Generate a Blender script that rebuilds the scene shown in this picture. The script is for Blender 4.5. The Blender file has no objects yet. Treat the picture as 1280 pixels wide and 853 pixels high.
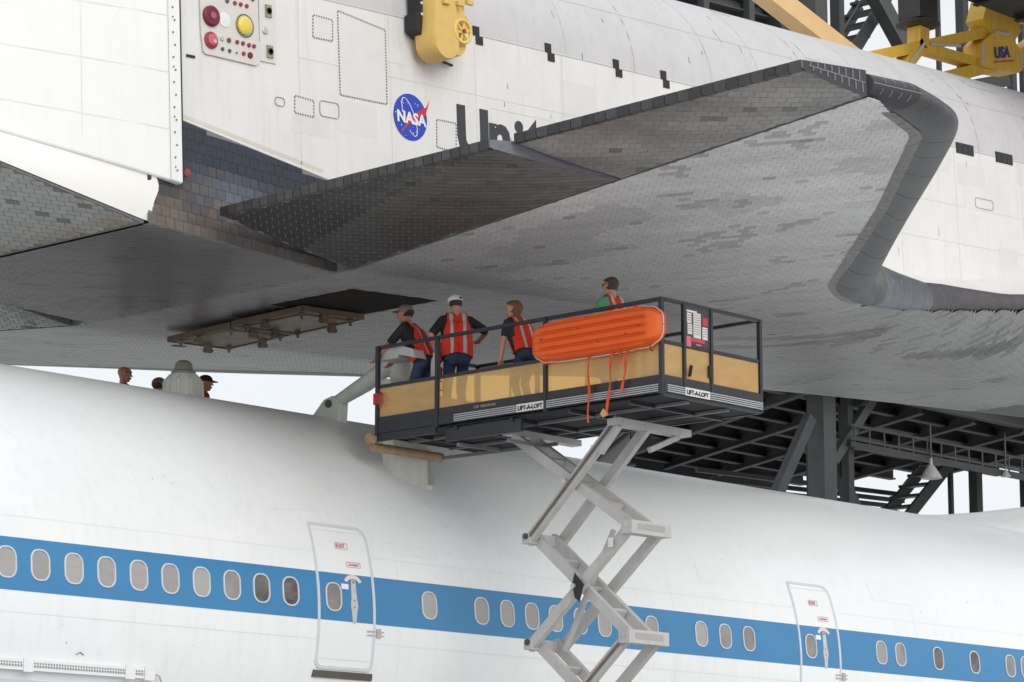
import bpy, bmesh, math, random
from mathutils import Vector, Matrix
R_ = math.radians
random.seed(11)
scene = bpy.context.scene
col = scene.collection

# ------------------------------------------------------------------ camera
CAM = Vector((-22.105, -31.051, 2.173))
FWD = Vector((0.724518, 0.663898, 0.185238))
cd = bpy.data.cameras.new('camera'); cam = bpy.data.objects.new('camera', cd); col.objects.link(cam)
cam.location = CAM; cam.rotation_euler = FWD.to_track_quat('-Z', 'Y').to_euler()
cd.lens = 105; cd.sensor_width = 36; cd.clip_start = .5; cd.clip_end = 5000
scene.camera = cam
# ------------------------------------------------------------------ sky: bright overcast
SUN_EL, SUN_AZ = R_(24), R_(-108)      # azimuth of the sun measured from +X towards +Y
w = bpy.data.worlds.new('World'); scene.world = w; w.use_nodes = True
nt = w.node_tree; nt.nodes.clear()
sky = nt.nodes.new('ShaderNodeTexSky'); sky.sky_type = 'NISHITA'; sky.sun_disc = False
sky.sun_elevation = SUN_EL; sky.sun_rotation = math.pi/2 - SUN_AZ
sky.dust_density = 4; sky.air_density = 1.0
bgs = nt.nodes.new('ShaderNodeBackground'); bgs.inputs[1].default_value = .07
nt.links.new(sky.outputs[0], bgs.inputs[0])
bgc = nt.nodes.new('ShaderNodeBackground'); bgc.inputs[0].default_value = (.935, .968, 1, 1); bgc.inputs[1].default_value = .88
mixs = nt.nodes.new('ShaderNodeMixShader')
# cloud deck: nearly closed, a little uneven
tcw = nt.nodes.new('ShaderNodeTexCoord'); nzw = nt.nodes.new('ShaderNodeTexNoise'); nzw.inputs['Scale'].default_value = 2.2; nzw.inputs['Detail'].default_value = 5
nt.links.new(tcw.outputs['Generated'], nzw.inputs['Vector'])
mrw = nt.nodes.new('ShaderNodeMapRange'); mrw.inputs[1].default_value = .3; mrw.inputs[2].default_value = .7; mrw.inputs[3].default_value = .84; mrw.inputs[4].default_value = 1.0
nt.links.new(nzw.outputs[0], mrw.inputs[0]); nt.links.new(mrw.outputs[0], mixs.inputs[0])
nt.links.new(bgs.outputs[0], mixs.inputs[1]); nt.links.new(bgc.outputs[0], mixs.inputs[2])
ow = nt.nodes.new('ShaderNodeOutputWorld'); nt.links.new(mixs.outputs[0], ow.inputs[0])
sl = bpy.data.lights.new('sun', 'SUN'); sl.energy = 1.15; sl.angle = R_(40); sl.color = (1, .975, .945)
so = bpy.data.objects.new('sun', sl); col.objects.link(so); so.location = (-20, -30, 40)
sd = Vector((math.cos(SUN_EL)*math.cos(SUN_AZ), math.cos(SUN_EL)*math.sin(SUN_AZ), math.sin(SUN_EL)))
so.rotation_euler = sd.to_track_quat('Z', 'Y').to_euler()
vs = scene.view_settings; vs.view_transform = 'Standard'; vs.look = 'None'; vs.gamma = 1; vs.exposure = 0.2
scene.cycles.max_bounces = 7; scene.cycles.diffuse_bounces = 4; scene.cycles.glossy_bounces = 3; scene.cycles.transmission_bounces = 4; scene.cycles.transparent_max_bounces = 8

# ------------------------------------------------------------------ helpers
def srgb(r, g, b):
    f = lambda c: (c/255/12.92) if c <= 10 else ((c/255+.055)/1.055)**2.4
    return (f(r), f(g), f(b))
MATS = {}
def M(name, rgb, rough=.6, var=.08, scale=3., bump=0., bscale=40., metal=0., spec=.5, stretch=None, coat=0., attr=None, streak=0.):
    """procedural paint / metal / cloth: base colour with uneven tone, optional relief"""
    if name in MATS: return MATS[name]
    m = bpy.data.materials.new(name); m.use_nodes = True; n = m.node_tree.nodes; L = m.node_tree.links
    b = n['Principled BSDF']; b.inputs['Roughness'].default_value = rough; b.inputs['Metallic'].default_value = metal
    b.inputs['Specular IOR Level'].default_value = spec; b.inputs['Coat Weight'].default_value = coat
    tc = n.new('ShaderNodeTexCoord'); src = tc.outputs['Object']
    if stretch:
        mp = n.new('ShaderNodeMapping'); mp.inputs['Scale'].default_value = stretch; L.new(src, mp.inputs[0]); src = mp.outputs[0]
    nz = n.new('ShaderNodeTexNoise'); nz.inputs['Scale'].default_value = scale; nz.inputs['Detail'].default_value = 6; nz.inputs['Roughness'].default_value = .6
    L.new(src, nz.inputs['Vector'])
    mr = n.new('ShaderNodeMapRange'); mr.inputs[1].default_value = .25; mr.inputs[2].default_value = .75; mr.inputs[3].default_value = 1-var; mr.inputs[4].default_value = 1+var
    L.new(nz.outputs[0], mr.inputs[0])
    mul = n.new('ShaderNodeVectorMath'); mul.operation = 'SCALE'
    if attr:
        at = n.new('ShaderNodeAttribute'); at.attribute_name = attr; L.new(at.outputs['Color'], mul.inputs[0])
    else: mul.inputs[0].default_value = rgb
    fac = mr.outputs[0]
    if streak:
        mp2 = n.new('ShaderNodeMapping'); mp2.inputs['Scale'].default_value = (5, 5, .35); L.new(tc.outputs['Object'], mp2.inputs[0])
        n2 = n.new('ShaderNodeTexNoise'); n2.inputs['Scale'].default_value = 2; n2.inputs['Detail'].default_value = 8; L.new(mp2.outputs[0], n2.inputs['Vector'])
        m2 = n.new('ShaderNodeMapRange'); m2.inputs[1].default_value = .5; m2.inputs[2].default_value = .75; m2.inputs[3].default_value = 1; m2.inputs[4].default_value = 1-streak
        L.new(n2.outputs[0], m2.inputs[0]); mm = n.new('ShaderNodeMath'); mm.operation = 'MULTIPLY'; L.new(fac, mm.inputs[0]); L.new(m2.outputs[0], mm.inputs[1]); fac = mm.outputs[0]
    L.new(fac, mul.inputs[3]); L.new(mul.outputs[0], b.inputs['Base Color'])
    if bump:
        nb = n.new('ShaderNodeTexNoise'); nb.inputs['Scale'].default_value = bscale; nb.inputs['Detail'].default_value = 4; L.new(src, nb.inputs['Vector'])
        bp = n.new('ShaderNodeBump'); bp.inputs['Strength'].default_value = bump; bp.inputs['Distance'].default_value = .01; L.new(nb.outputs[0], bp.inputs['Height']); L.new(bp.outputs[0], b.inputs['Normal'])
    MATS[name] = m; return m

class MB:
    def __init__(s): s.v = []; s.f = []; s.m = []; s.mi = 0; s.vc = None
    def add(s, vs, fs):
        o = len(s.v); s.v += [tuple(p) for p in vs]
        for f in fs: s.f.append(tuple(i+o for i in f)); s.m.append(s.mi)
        return s
    def box(s, a, b):
        (x0, y0, z0), (x1, y1, z1) = a, b
        return s.add([(x0,y0,z0),(x1,y0,z0),(x1,y1,z0),(x0,y1,z0),(x0,y0,z1),(x1,y0,z1),(x1,y1,z1),(x0,y1,z1)],
                     [(0,3,2,1),(4,5,6,7),(0,1,5,4),(1,2,6,5),(2,3,7,6),(3,0,4,7)])
    def bar(s, p, q, w, h, up=(0,0,1)):
        p, q = Vector(p), Vector(q); d = (q-p).normalized(); u = Vector(up)
        a = d.cross(u)
        if a.length < 1e-3: a = d.cross(Vector((1,0,0)))
        a.normalize(); b = a.cross(d).normalized(); a = a*w/2; b = b*h/2
        return s.add([p-a-b,p+a-b,p+a+b,p-a+b,q-a-b,q+a-b,q+a+b,q-a+b],[(0,3,2,1),(4,5,6,7),(0,1,5,4),(1,2,6,5),(2,3,7,6),(3,0,4,7)])
    def ibeam(s, p, q, w, h, t=.03, up=(0,0,1)):
        p, q = Vector(p), Vector(q); d = (q-p).normalized(); a = d.cross(Vector(up))
        if a.length < 1e-3: a = d.cross(Vector((1,0,0)))
        a.normalize(); b = a.cross(d).normalized()
        s.bar(p+b*(h/2-t/2), q+b*(h/2-t/2), w, t, up); s.bar(p-b*(h/2-t/2), q-b*(h/2-t/2), w, t, up); s.bar(p, q, t, h-2*t-.002, up); return s
    def tube(s, pts, r, n=8, cap=True):
        pts = [Vector(p) for p in pts]; rs = r if isinstance(r, (list, tuple)) else [r]*len(pts); rings = []
        ref = None
        for i, p in enumerate(pts):
            d = (pts[min(i+1, len(pts)-1)]-pts[max(i-1, 0)]).normalized()
            if ref is None: ref = Vector((0,0,1)) if abs(d.z) < .9 else Vector((1,0,0))
            a = d.cross(ref); a.normalize(); b = a.cross(d).normalized(); ref = b
            rings.append([p+(a*math.cos(t)+b*math.sin(t))*rs[i] for t in [2*math.pi*k/n for k in range(n)]])
        return s.loft(rings, True, cap)
    def loft(s, rings, closed=True, cap=False):
        n = len(rings[0]); o = len(s.v)
        vs = [p for r in rings for p in r]; fs = []
        for i in range(len(rings)-1):
            for k in range(n if closed else n-1):
                k2 = (k+1) % n; fs.append((i*n+k, i*n+k2, (i+1)*n+k2, (i+1)*n+k))
        if cap: fs += [tuple(range(n-1, -1, -1)), tuple((len(rings)-1)*n+k for k in range(n))]
        return s.add(vs, fs)
    def prism(s, poly, off):
        """extrude a 3-D polygon by vector off"""
        n = len(poly); off = Vector(off); P = [Vector(p) for p in poly]
        return s.add(P+[p+off for p in P], [tuple(range(n)), tuple(range(2*n-1, n-1, -1))]+[(k, n+k, n+(k+1) % n, (k+1) % n) for k in range(n)])
    def disc(s, c, ax, r, h, n=16, r2=None, ea=None):
        c = Vector(c); d = Vector(ax).normalized(); return s.tube([c, c+d*h], [r, r if r2 is None else r2], n)
    def lathe(s, c, ax, prof, n=16):
        c = Vector(c); d = Vector(ax).normalized(); return s.tube([c+d*h for h, r in prof], [max(r, 1e-4) for h, r in prof], n)
    def build(s, name, mats, parent=None, smooth=False, label=None, cat=None, group=None, kind=None, origin=None, recalc=True):
        me = bpy.data.meshes.new(name)
        o = Vector(origin) if origin is not None else (Vector(parent['_o']) if parent is not None and '_o' in parent else None)
        vv = s.v if o is None else [tuple(Vector(p)-o) for p in s.v]
        me.from_pydata(vv, [], s.f)
        if not isinstance(mats, (list, tuple)): mats = [mats]
        for m in mats: me.materials.append(m)
        if len(mats) > 1: me.polygons.foreach_set('material_index', s.m)
        if s.vc is not None:
            ca = me.color_attributes.new('tone', 'FLOAT_COLOR', 'POINT')
            ca.data.foreach_set('color', [c for t in s.vc for c in (t[0], t[1], t[2], 1)])
        if recalc:
            bm = bmesh.new(); bm.from_mesh(me); bmesh.ops.recalc_face_normals(bm, faces=bm.faces); bm.to_mesh(me); bm.free()
        if smooth:
            me.polygons.foreach_set('use_smooth', [True]*len(me.polygons))
            if smooth is not True: me.set_sharp_from_angle(angle=R_(smooth))
        me.update()
        return link(name, me, parent, label, cat, group, kind, origin)
def link(name, data, parent=None, label=None, cat=None, group=None, kind=None, origin=None):
    ob = bpy.data.objects.new(name, data); col.objects.link(ob)
    if parent is not None:
        ob.parent = parent
        if '_o' in parent: ob['_o'] = tuple(parent['_o'])
    elif origin is not None: ob.location = origin
    if label: ob['label'] = label
    if cat: ob['category'] = cat
    if group: ob['group'] = group
    if kind: ob['kind'] = kind
    return ob
def thing(name, label, cat, loc, group=None, rot=None, local=False):
    o = link(name, None, None, label, cat, group)
    o.location = loc; o.empty_display_size = .3
    if rot: o.rotation_euler = rot
    o['_o'] = (0., 0., 0.) if local else tuple(loc)     # parts are modelled in world metres unless local
    return o
def text_mesh(body, size, bold=0., spacing=1., align='LEFT', extrude=.002):
    cu = bpy.data.curves.new('lettering', 'FONT'); cu.body = body; cu.size = size; cu.offset = bold; cu.space_character = spacing
    cu.align_x = align; cu.extrude = extrude; cu.resolution_u = 3
    tmp = bpy.data.objects.new('lettering', cu); col.objects.link(tmp)
    me = bpy.data.meshes.new_from_object(tmp.evaluated_get(bpy.context.evaluated_depsgraph_get()))
    bpy.data.objects.remove(tmp); bpy.data.curves.remove(cu); return me
def put_text(body, size, origin, ex, ey, mat, parent, name='lettering', **k):
    """flat lettering whose x axis runs along ex and up along ey"""
    me = text_mesh(body, size, **k); ex = Vector(ex).normalized(); ey = Vector(ey).normalized(); ez = ex.cross(ey)
    o = Vector(origin)-(Vector(parent['_o']) if '_o' in parent else Vector((0,0,0)))
    me.transform(Matrix((( ex.x, ey.x, ez.x, o.x),(ex.y, ey.y, ez.y, o.y),(ex.z, ey.z, ez.z, o.z),(0,0,0,1))))
    me.materials.clear(); me.materials.append(mat); return link(name, me, parent, kind='stuff' if size < .12 else None)
def lerp(a, b, t): return a+(b-a)*t
def pw(x, pts):
    if x <= pts[0][0]: return pts[0][1]
    for (a, u), (b, v) in zip(pts, pts[1:]):
        if x <= b: return lerp(u, v, (x-a)/(b-a))
    return pts[-1][1]
def hsh(*a):
    h = 17
    for k in a: h = (h*1000003) ^ hash(round(float(k), 3))
    return ((h*2654435761) & 0xffffff)/0xffffff
def vnoise(x, y):
    ix, iy = math.floor(x), math.floor(y); fx, fy = x-ix, y-iy; fx = fx*fx*(3-2*fx); fy = fy*fy*(3-2*fy)
    g = lambda i, j: hsh(i*1.37, j*2.11, 5)
    return lerp(lerp(g(ix, iy), g(ix+1, iy), fx), lerp(g(ix, iy+1), g(ix+1, iy+1), fx), fy)

# ------------------------------------------------------------------ materials
white_tps = M('white_blanket', (.75,.735,.715), .85, .05, 1.3, .25, 60, streak=.08)
white_cone = M('tail_cone_white', (.84,.84,.835), .55, .02, 1.2, streak=.03)
white_jet = M('gloss_white_paint', (.83,.85,.855), .30, .03, .8, .12, 1.3, spec=.45, streak=.05)
blue_jet = M('stripe_blue', srgb(64,130,178), .3, .05, 1.5, spec=.4)
seam_m = M('seam_grey', (.45,.44,.43), .6)
seam_faint = M('seam_faint', (.65,.64,.625), .6)
black_m = M('black_rubber', (.018,.018,.02), .6)
dark_paint = M('lift_dark_paint', (.022,.024,.032), .45, .15, 6)
grey_arm = M('scissor_grey_paint', (.50,.495,.485), .45, .06, 4, spec=.4, streak=.12)
amber_col = (.72,.42,.11)
tile_mat = M('tile_ceramic', (.2,.2,.2), .40, .14, 9, .12, 80, attr='tone', spec=.6)
gap_light = M('gap_filler', (.21,.205,.20), .9, .2, 10)
gap_dark = M('tile_bed', (.17,.17,.17), .9, .2, 10)
rcc_m = M('carbon_leading_edge', (.105,.107,.115), .42, .22, 1.6, stretch=(1.2,1.2,5), spec=.5)
letter_m = M('letter_charcoal', (.045,.048,.055), .7)
yellow = M('sling_yellow', srgb(222,178,62), .5, .10, 3, streak=.2)
tan_beam = M('tan_beam', srgb(226,190,138), .6, .08, 3)
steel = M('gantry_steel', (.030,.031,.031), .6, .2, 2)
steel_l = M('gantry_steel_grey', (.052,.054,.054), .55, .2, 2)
metal_l = M('bare_metal', (.55,.55,.54), .35, .1, 8, metal=.6)
red_m = M('red_cover', srgb(150,52,66), .5, .15, 20)
dkred_m = M('maroon_cover', srgb(112,22,48), .45, .12, 20)

# ------------------------------------------------------------------ ground
g = MB(); g.add([(-700,-700,0),(900,-700,0),(900,900,0),(-700,900,0)], [(0,1,2,3)])
g.build('ground', M('apron_concrete', (.60,.59,.565), .85, .12, .15, .2, 20), kind='structure')

# ================================================================== ORBITER (local frame: x forward from elevon hinge, z up from belly)
orb = thing('space_shuttle', 'white and black tiled space shuttle orbiter carried on top of the white jet', 'space shuttle',
            (5.41, 0, 10.5486), rot=(0, -R_(3), 0), local=True)
HW, HZ, TZ = 2.62, 3.81, 5.95
EDGE = [(-1,11.82),(-.2,11.77),(.30,11.55),(.9,11.35),(1.53,11.13),(4.21,8.7),(7.54,5.40),(8.4,4.95),(9.2,4.72),(10.5,4.36),(11.9,4.05),(13.5,3.78),(15.8,3.42),(18,3.05),(21,2.65),(25,2.1),(28,1.2),(29.2,.2)]
CHZ = [(8,.13),(9.2,.17),(10.5,.27),(11.9,.42),(13.5,.60),(15.8,.88),(18,1.1),(21,1.4),(25,1.8),(29.2,2.3)]
edge = lambda ox: pw(ox, EDGE)
def hinge(y): return -.051*max(0, abs(y)-2.92)
def lowz(ox, y):
    a = abs(y)
    dih = .0776*max(0, a-2.92)
    e = edge(ox); t = min(1, max(0, (a-1.3)/max(.2, e-1.3))); ch = pw(ox, CHZ)*t*t
    k = min(1, max(0, (ox-7.6)/2.6)); k = k*k*(3-2*k)
    z = lerp(dih, ch, k)
    if ox < 0: z += (.30*(ox/-3.3))*min(1, max(0, (3.1-a)/.3))
    if ox > 24: z += .06*(ox-24)**2
    return z

# ---- white upper fuselage (a loft of rib sections)
def rib(ox):
    k = 0 if ox < 20 else min(1, (ox-20)/9.3); s = math.sqrt(max(0, 1-k*k))*.97+.03
    hw = HW*s; base = .30+1.1*min(1, max(0, ox)/21)*.9; hz = lerp(HZ, 2.6, k*k); top = lerp(TZ, 2.9, k**1.6)
    if ox < -.1: base = .30
    pts = [(ox, -hw, base), (ox, -hw, lerp(base, hz, .35)), (ox, -hw, lerp(base, hz, .7)), (ox, -hw, hz)]
    for i in range(1, 15):
        t = math.pi/2*i/14; pts.append((ox, -hw*math.cos(t), hz+(top-hz)*math.sin(t)))
    return pts+[(x, -y, z) for x, y, z in pts[-2::-1]]
RX = [-3.3,-2,-1,0,1.5,3,5,7,9,11,13,15,17,19,20,21,22,23,24,25,26,27,28,29,29.3]
mb = MB(); mb.loft([rib(x)[:4] for x in RX], False); mb.loft([rib(x)[-4:] for x in RX], False)
fus = mb.build('fuselage', white_tps, orb, smooth=40)
door_tps = M('door_blanket', (.575,.565,.57), .9, .05, 1.2, .25, 60, streak=.07)
mb = MB(); mb.loft([rib(x)[3:-3] for x in RX], False); mb.build('cargo_bay_doors', door_tps, orb, smooth=40)
# aft bulkhead
MB().add([(-3.29,-2.6,.32),(-3.29,2.6,.32),(-3.29,2.6,5.6),(-3.29,-2.6,5.6)], [(0,1,2,3)]).build('aft_bulkhead', black_m, orb)
def secpt(ox, s, d=.004):
    """point on the outer skin: s metres up from z=0 along the section"""
    if s <= HZ: return Vector((ox, -HW-d, s))
    t = (s-HZ)/2.4; return Vector((ox, -(HW+d)*math.cos(t), HZ+(TZ-HZ+d)*math.sin(t)))
def seam(ox0, s0, ox1, s1, wd=.012, mat=None, name='seam', d=.003):
    a = MB(); n = 10; rr = []
    dx, ds = ox1-ox0, s1-s0; L = math.hypot(dx, ds); px, ps = -ds/L*wd/2, dx/L*wd/2
    for i in range(n+1):
        t = i/n; x, s = lerp(ox0, ox1, t), lerp(s0, s1, t); rr.append([secpt(x-px, s-ps, d), secpt(x+px, s+ps, d)])
    a.loft(rr, False); return a.build(name, mat or seam_faint, fus)
seam(-3.2, 3.79, 20, 3.79, .018, seam_m, 'door_hinge_seam')
for x in (6.5, 11.1, 15.9, 19.6): seam(x, 3.8, x-.02, 7.0, .022, seam_m, 'door_seam')
for x in (-.6, 1.15, 2.9, 4.8, 8.8, 10.2, 13.4, 15.1, 17.2): seam(x, 1.2, x, 3.77, .010)
for x in (4.9, 8.4, 9.7, 12.7, 14.3, 17.5): seam(x, 3.83, x, 6.6, .010, M('door_seam_faint', (.50,.49,.49), .8))
seam(3.2, 2.75, 20, 2.75, .009); seam(-.6, 2.9, 8, 2.9, .008); seam(3, 4.9, 20, 4.9, .012, M('door_seam_faint', (.50,.49,.49), .8)); seam(8, 2.05, 20, 2.1, .009)
seam(-3.0, 1.84, -.2, 1.38, .05, M('cream_edge', (.66,.61,.54), .8), 'edge_strip')
# patches of the quilted covering, slightly different whites
random.seed(4)
for i in range(46):
    x = random.uniform(-2, 19); s = random.uniform(1.5, 3.6) if random.random() < .6 else random.uniform(3.95, 6.2); a, b = random.uniform(.25, .9), random.uniform(.2, .6)
    if s < HZ and s+b > HZ-.05: b = HZ-.06-s
    if b < .1 or (x < -.9 and s > 2.4): continue
    q = MB(); q.loft([[secpt(x, s+b*k/4, .0010+.00004*i) for k in range(5)], [secpt(x+a, s+b*k/4, .0010+.00004*i) for k in range(5)]], False)
    t = random.choice([.70, .72, .74, .71]); t *= .79 if s > HZ else 1; q.build('blanket_patch', M('blanket_%d' % int(t*100), (t, t*.985, t*.97), .85, .04, 2), fus)
# small scuffs
for i in range(80):
    x = random.uniform(3, 19.5); s = random.uniform(1.6, 6.2); h = random.uniform(.04, .16)
    q = MB(); q.loft([[secpt(x, s, .005), secpt(x, s+h, .005)], [secpt(x+random.uniform(.008, .02), s, .005), secpt(x+.014, s+h, .005)]], False)
    q.build('scuff', M('scuff_grey_%d' % (i % 3), [(.25,.24,.23),(.4,.39,.38),(.5,.49,.47)][i % 3], .9), fus)
# black vent tiles along the door hinge
def plate(x0, x1, z0, z1, mat, name, d=.008, parent=None, th=.008):
    y = -HW-d; return MB().box((x0, y-th, z0), (x1, y, z1)).build(name, mat, parent or fus)
for x in (2.96, 4.52, 6.07, 7.2):
    q = MB(); q.box((x-.085,-HW-.012,3.78),(x+.05,-HW-.002,3.92)); q.box((x-.03,-HW-.0125,3.655),(x+.12,-HW-.002,3.779)); q.build('vent_tile', black_m, fus)
for x in (15.45, 16.69):
    v = plate(x-.27, x+.27, 3.70, 3.89, black_m, 'vent_tile', .004)
    for k in range(3): MB().box((x-.25+.17*k, -HW-.0155, 3.71), (x-.10+.17*k, -HW-.0122, 3.88)).build('tile', M('black_tile', (.025,.025,.028), .5), fus)
# dotted outline access panels
def outline(pts, name, dotted=True, r=0):
    q = MB(); n = len(pts); y = -HW-.004
    for i in range(n):
        a, b = pts[i], pts[(i+1) % n]; L = math.hypot(b[0]-a[0], b[1]-a[1])
        if dotted:
            m = max(2, int(L/.042))
            for k in range(m):
                t = (k+.5)/m; cx, cz = lerp(a[0], b[0], t), lerp(a[1], b[1], t); q.box((cx-.011, y-.004, cz-.011), (cx+.011, y, cz+.011))
        else: q.bar((a[0], y-.002, a[1]), (b[0], y-.002, b[1]), .006, .014, (0,1,0))
    if not dotted: return q.build(name, M('seal_tan', (.36,.31,.25), .7), fus)
    MB().prism([(x, -HW-.0005, z) for x, z in pts], (0,-.003,0)).build(name, M('access_white', (.72,.705,.685), .8, .04, 3), fus)
    return q.build('panel_screws', M('screw_dark', (.2,.19,.18), .7), fus, kind='stuff')
def rrect(x0, x1, z0, z1, r, n=4):
    out = []
    for cx, cz, a0 in ((x1-r, z1-r, 0), (x0+r, z1-r, 90), (x0+r, z0+r, 180), (x1-r, z0+r, 270)):
        for k in range(n+1):
            t = R_(a0+90*k/n); out.append((cx+r*math.cos(t), cz+r*math.sin(t)))
    return out
outline([(-.318,3.54),(.052,3.526),(.041,3.226),(-.329,3.222)], 'access_panel')
outline([(.155,3.678),(1.076,3.554),(1.069,2.493),(.162,2.493)], 'access_panel')
outline([(-.699,2.357),(-.345,2.334),(-.353,2.107),(-.707,2.12)], 'access_panel')
outline([(2.06,2.42),(2.46,2.418),(2.44,2.0),(2.046,2.018)], 'access_panel')
for a in ((-.236,.124,2.147,2.362,.05), (-1.067,-.893,2.173,2.288,.045), (15.68,16.24,2.79,2.966,.05), (17.9,18.4,2.8,2.95,.05)): outline(rrect(*a), 'access_hatch', False)
# lettering and roundel
for ch_, x0 in (('U', 2.48), ('n', 3.15), ('i', 3.70), ('t', 3.93), ('e', 4.28), ('d', 4.88)):
    lo = put_text(ch_, .98, (0, -HW-.006, 2.0), (1,0,0), (0,0,1), letter_m, fus, name='letter', bold=.040)
    lo.data.transform(Matrix.Translation((x0-min(v.co.x for v in lo.data.vertices), 0, {'n': .05, 't': .09, 'i': -.02}.get(ch_, 0))))
em = link('emblem', None, fus); em['_o'] = (0.,0.,0.)
E_c = (1.525, -HW-.004, 2.375); r_e = .335
q = MB(); q.disc(E_c, (0,-1,0), r_e, .003, 40); q.build('disc', M('emblem_blue', srgb(38,70,176), .6, .05, 8), em)
q = MB(); pts = []
for k in range(41):
    t = 2*math.pi*k/40; a, b = .10*math.cos(t), .285*math.sin(t); c, s_ = math.cos(R_(24)), math.sin(R_(24))
    if not (2.9 < t < 3.6): pts.append((E_c[0]+a*c-b*s_-.02, E_c[1]-.006, E_c[2]+a*s_+b*c))
q.tube(pts[:19], .0065, 5); q.tube(pts[20:], .0065, 5); q.build('orbit', M('emblem_white', (.8,.8,.8), .6), em)
q = MB(); y = E_c[1]-.0045
sw = [(-.22,-.27),(-.05,-.06),(.16,.10),(.33,.19),(.40,.30),(.30,.06),(.05,-.03),(-.02,-.09)]
q.prism([(E_c[0]+a, y, E_c[2]+b) for a, b in sw], (0,-.002,0))
q.prism([(E_c[0]+a, y, E_c[2]+b) for a, b in [(-.36,-.02),(-.10,.0),(.18,.085),(.18,.055),(-.08,-.03)]], (0,-.0017,0)); q.build('chevron', M('emblem_red', srgb(206,44,40), .6), em)
put_text('NASA', .225, (E_c[0]-.275, E_c[1]-.009, E_c[2]-.085), (1,0,-.02), (0,0,1), MATS['emblem_white'], em, bold=.008, spacing=1.0)
q = MB()
for k in range(26):
    t, rr = random.uniform(0, 6.28), random.uniform(.12, .3); x, z = E_c[0]+rr*math.cos(t), E_c[2]+rr*math.sin(t); e = random.choice((.004, .006, .008))
    q.box((x-e, y-.0015, z-e), (x+e, y, z+e))
q.build('stars', MATS['emblem_white'], em, kind='stuff')
# ---- service umbilical panel on the aft side
sp = MB(); yp = -HW-.012
sp.prism([(x, yp, z) for x, z in [(-2.40,3.9),(-2.383,2.936),(-2.35,2.702),(-2.31,2.672),(-1.42,2.652),(-1.355,2.69),(-1.335,2.76),(-1.333,2.96),(-1.384,3.055),(-1.36,3.398),(-1.36,3.9)]], (0,-.02,0))
panel = sp.build('service_panel', M('panel_cream', (.66,.63,.585), .6, .05, 4), orb)
MB().prism([(x, yp+.004, z) for x, z in [(-1.329,3.88),(-1.02,3.88),(-1.04,2.735),(-1.329,2.735)]], (0,-.012,0)).build('side_plate', M('plate_white', (.67,.66,.64), .6, .04, 4), panel)
def knob(x, z, r, mat, name, h=.03, prof=None, y0=None):
    q = MB(); q.lathe((x, (yp-.0205) if y0 is None else y0, z), (0,-1,0), prof or [(0,r),(h*.7,r),(h,r*.85),(h,.0)], 18); return q.build(name, mat, panel, smooth=30)
knob(-2.215, 3.19, .14, dkred_m, 'cover', .05); knob(-2.215, 3.19, .05, M('worn_pink', srgb(150,90,105), .6), 'cover_boss', .02, y0=yp-.0706)
knob(-2.22, 2.865, .115, red_m, 'cover', .03); knob(-2.22, 2.865, .08, M('rose_cover', srgb(205,95,110), .5, .15, 20), 'cover_boss', .03, y0=yp-.0506); knob(-2.21, 2.84, .03, metal_l, 'stud', .02, y0=yp-.0808)
knob(-1.968, 3.182, .10, M('ring_white', (.78,.78,.78), .5), 'blank_port', .012)
knob(-1.615, 3.16, .165, metal_l, 'port_ring', .012)
q = MB()
for k in range(30):
    t = 2*math.pi*k/30; q.disc((-1.615+.15*math.cos(t), yp-.0328, 3.16+.15*math.sin(t)), (0,-1,0), .010, .005, 6)
q.build('ring_bolts', black_m, panel, kind='stuff')
knob(-1.63, 3.155, .128, M('port_yellow', srgb(226,206,84), .4, .1, 10), 'port_cap', .04, [(0,.128),(.03,.125),(.05,.10),(.06,.05),(.062,0)], y0=yp-.0328)
for x, z in [(-1.784,3.441),(-1.68,3.441),(-1.573,3.437),(-1.46,3.551),(-1.758,2.915),(-1.654,2.915),(-1.548,2.907),(-1.457,2.907),(-1.647,2.776)]: knob(x, z, .028, red_m, 'red_plug', .025)
knob(-1.529, 2.772, .042, dkred_m, 'red_plug', .025)
for x, z, r in [(-1.919,3.448,.03),(-2.02,2.779,.026),(-1.895,2.774,.026),(-1.771,2.767,.012)]: knob(x, z, r, M('plug_dark', (.08,.09,.11), .5), 'dark_plug', .02)
knob(-2.024, 2.921, .034, metal_l, 'metal_plug', .02); knob(-1.902, 2.915, .034, M('plug_brown', srgb(120,70,50), .5), 'brown_plug', .02)
olive = M('olive_metal', srgb(150,146,112), .5, .15, 12)
for x, z in [(-1.17,3.439),(-1.16,2.883)]:
    q = MB(); q.box((x-.055, yp-.03, z-.085), (x+.055, yp-.0085, z+.085)); f_ = q.build('fitting', olive, panel)
    MB().lathe((x, yp-.0305, z), (0,-1,0), [(0,.045),(.012,.045),(.012,.03),(.004,.0)], 14).build('fitting_hole', black_m, panel)
knob(-1.235, 3.16, .05, metal_l, 'round_fitting', .02, y0=yp-.0085)
plate(-2.63, -2.48, 2.585, 2.62, black_m, 'slot')

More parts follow.
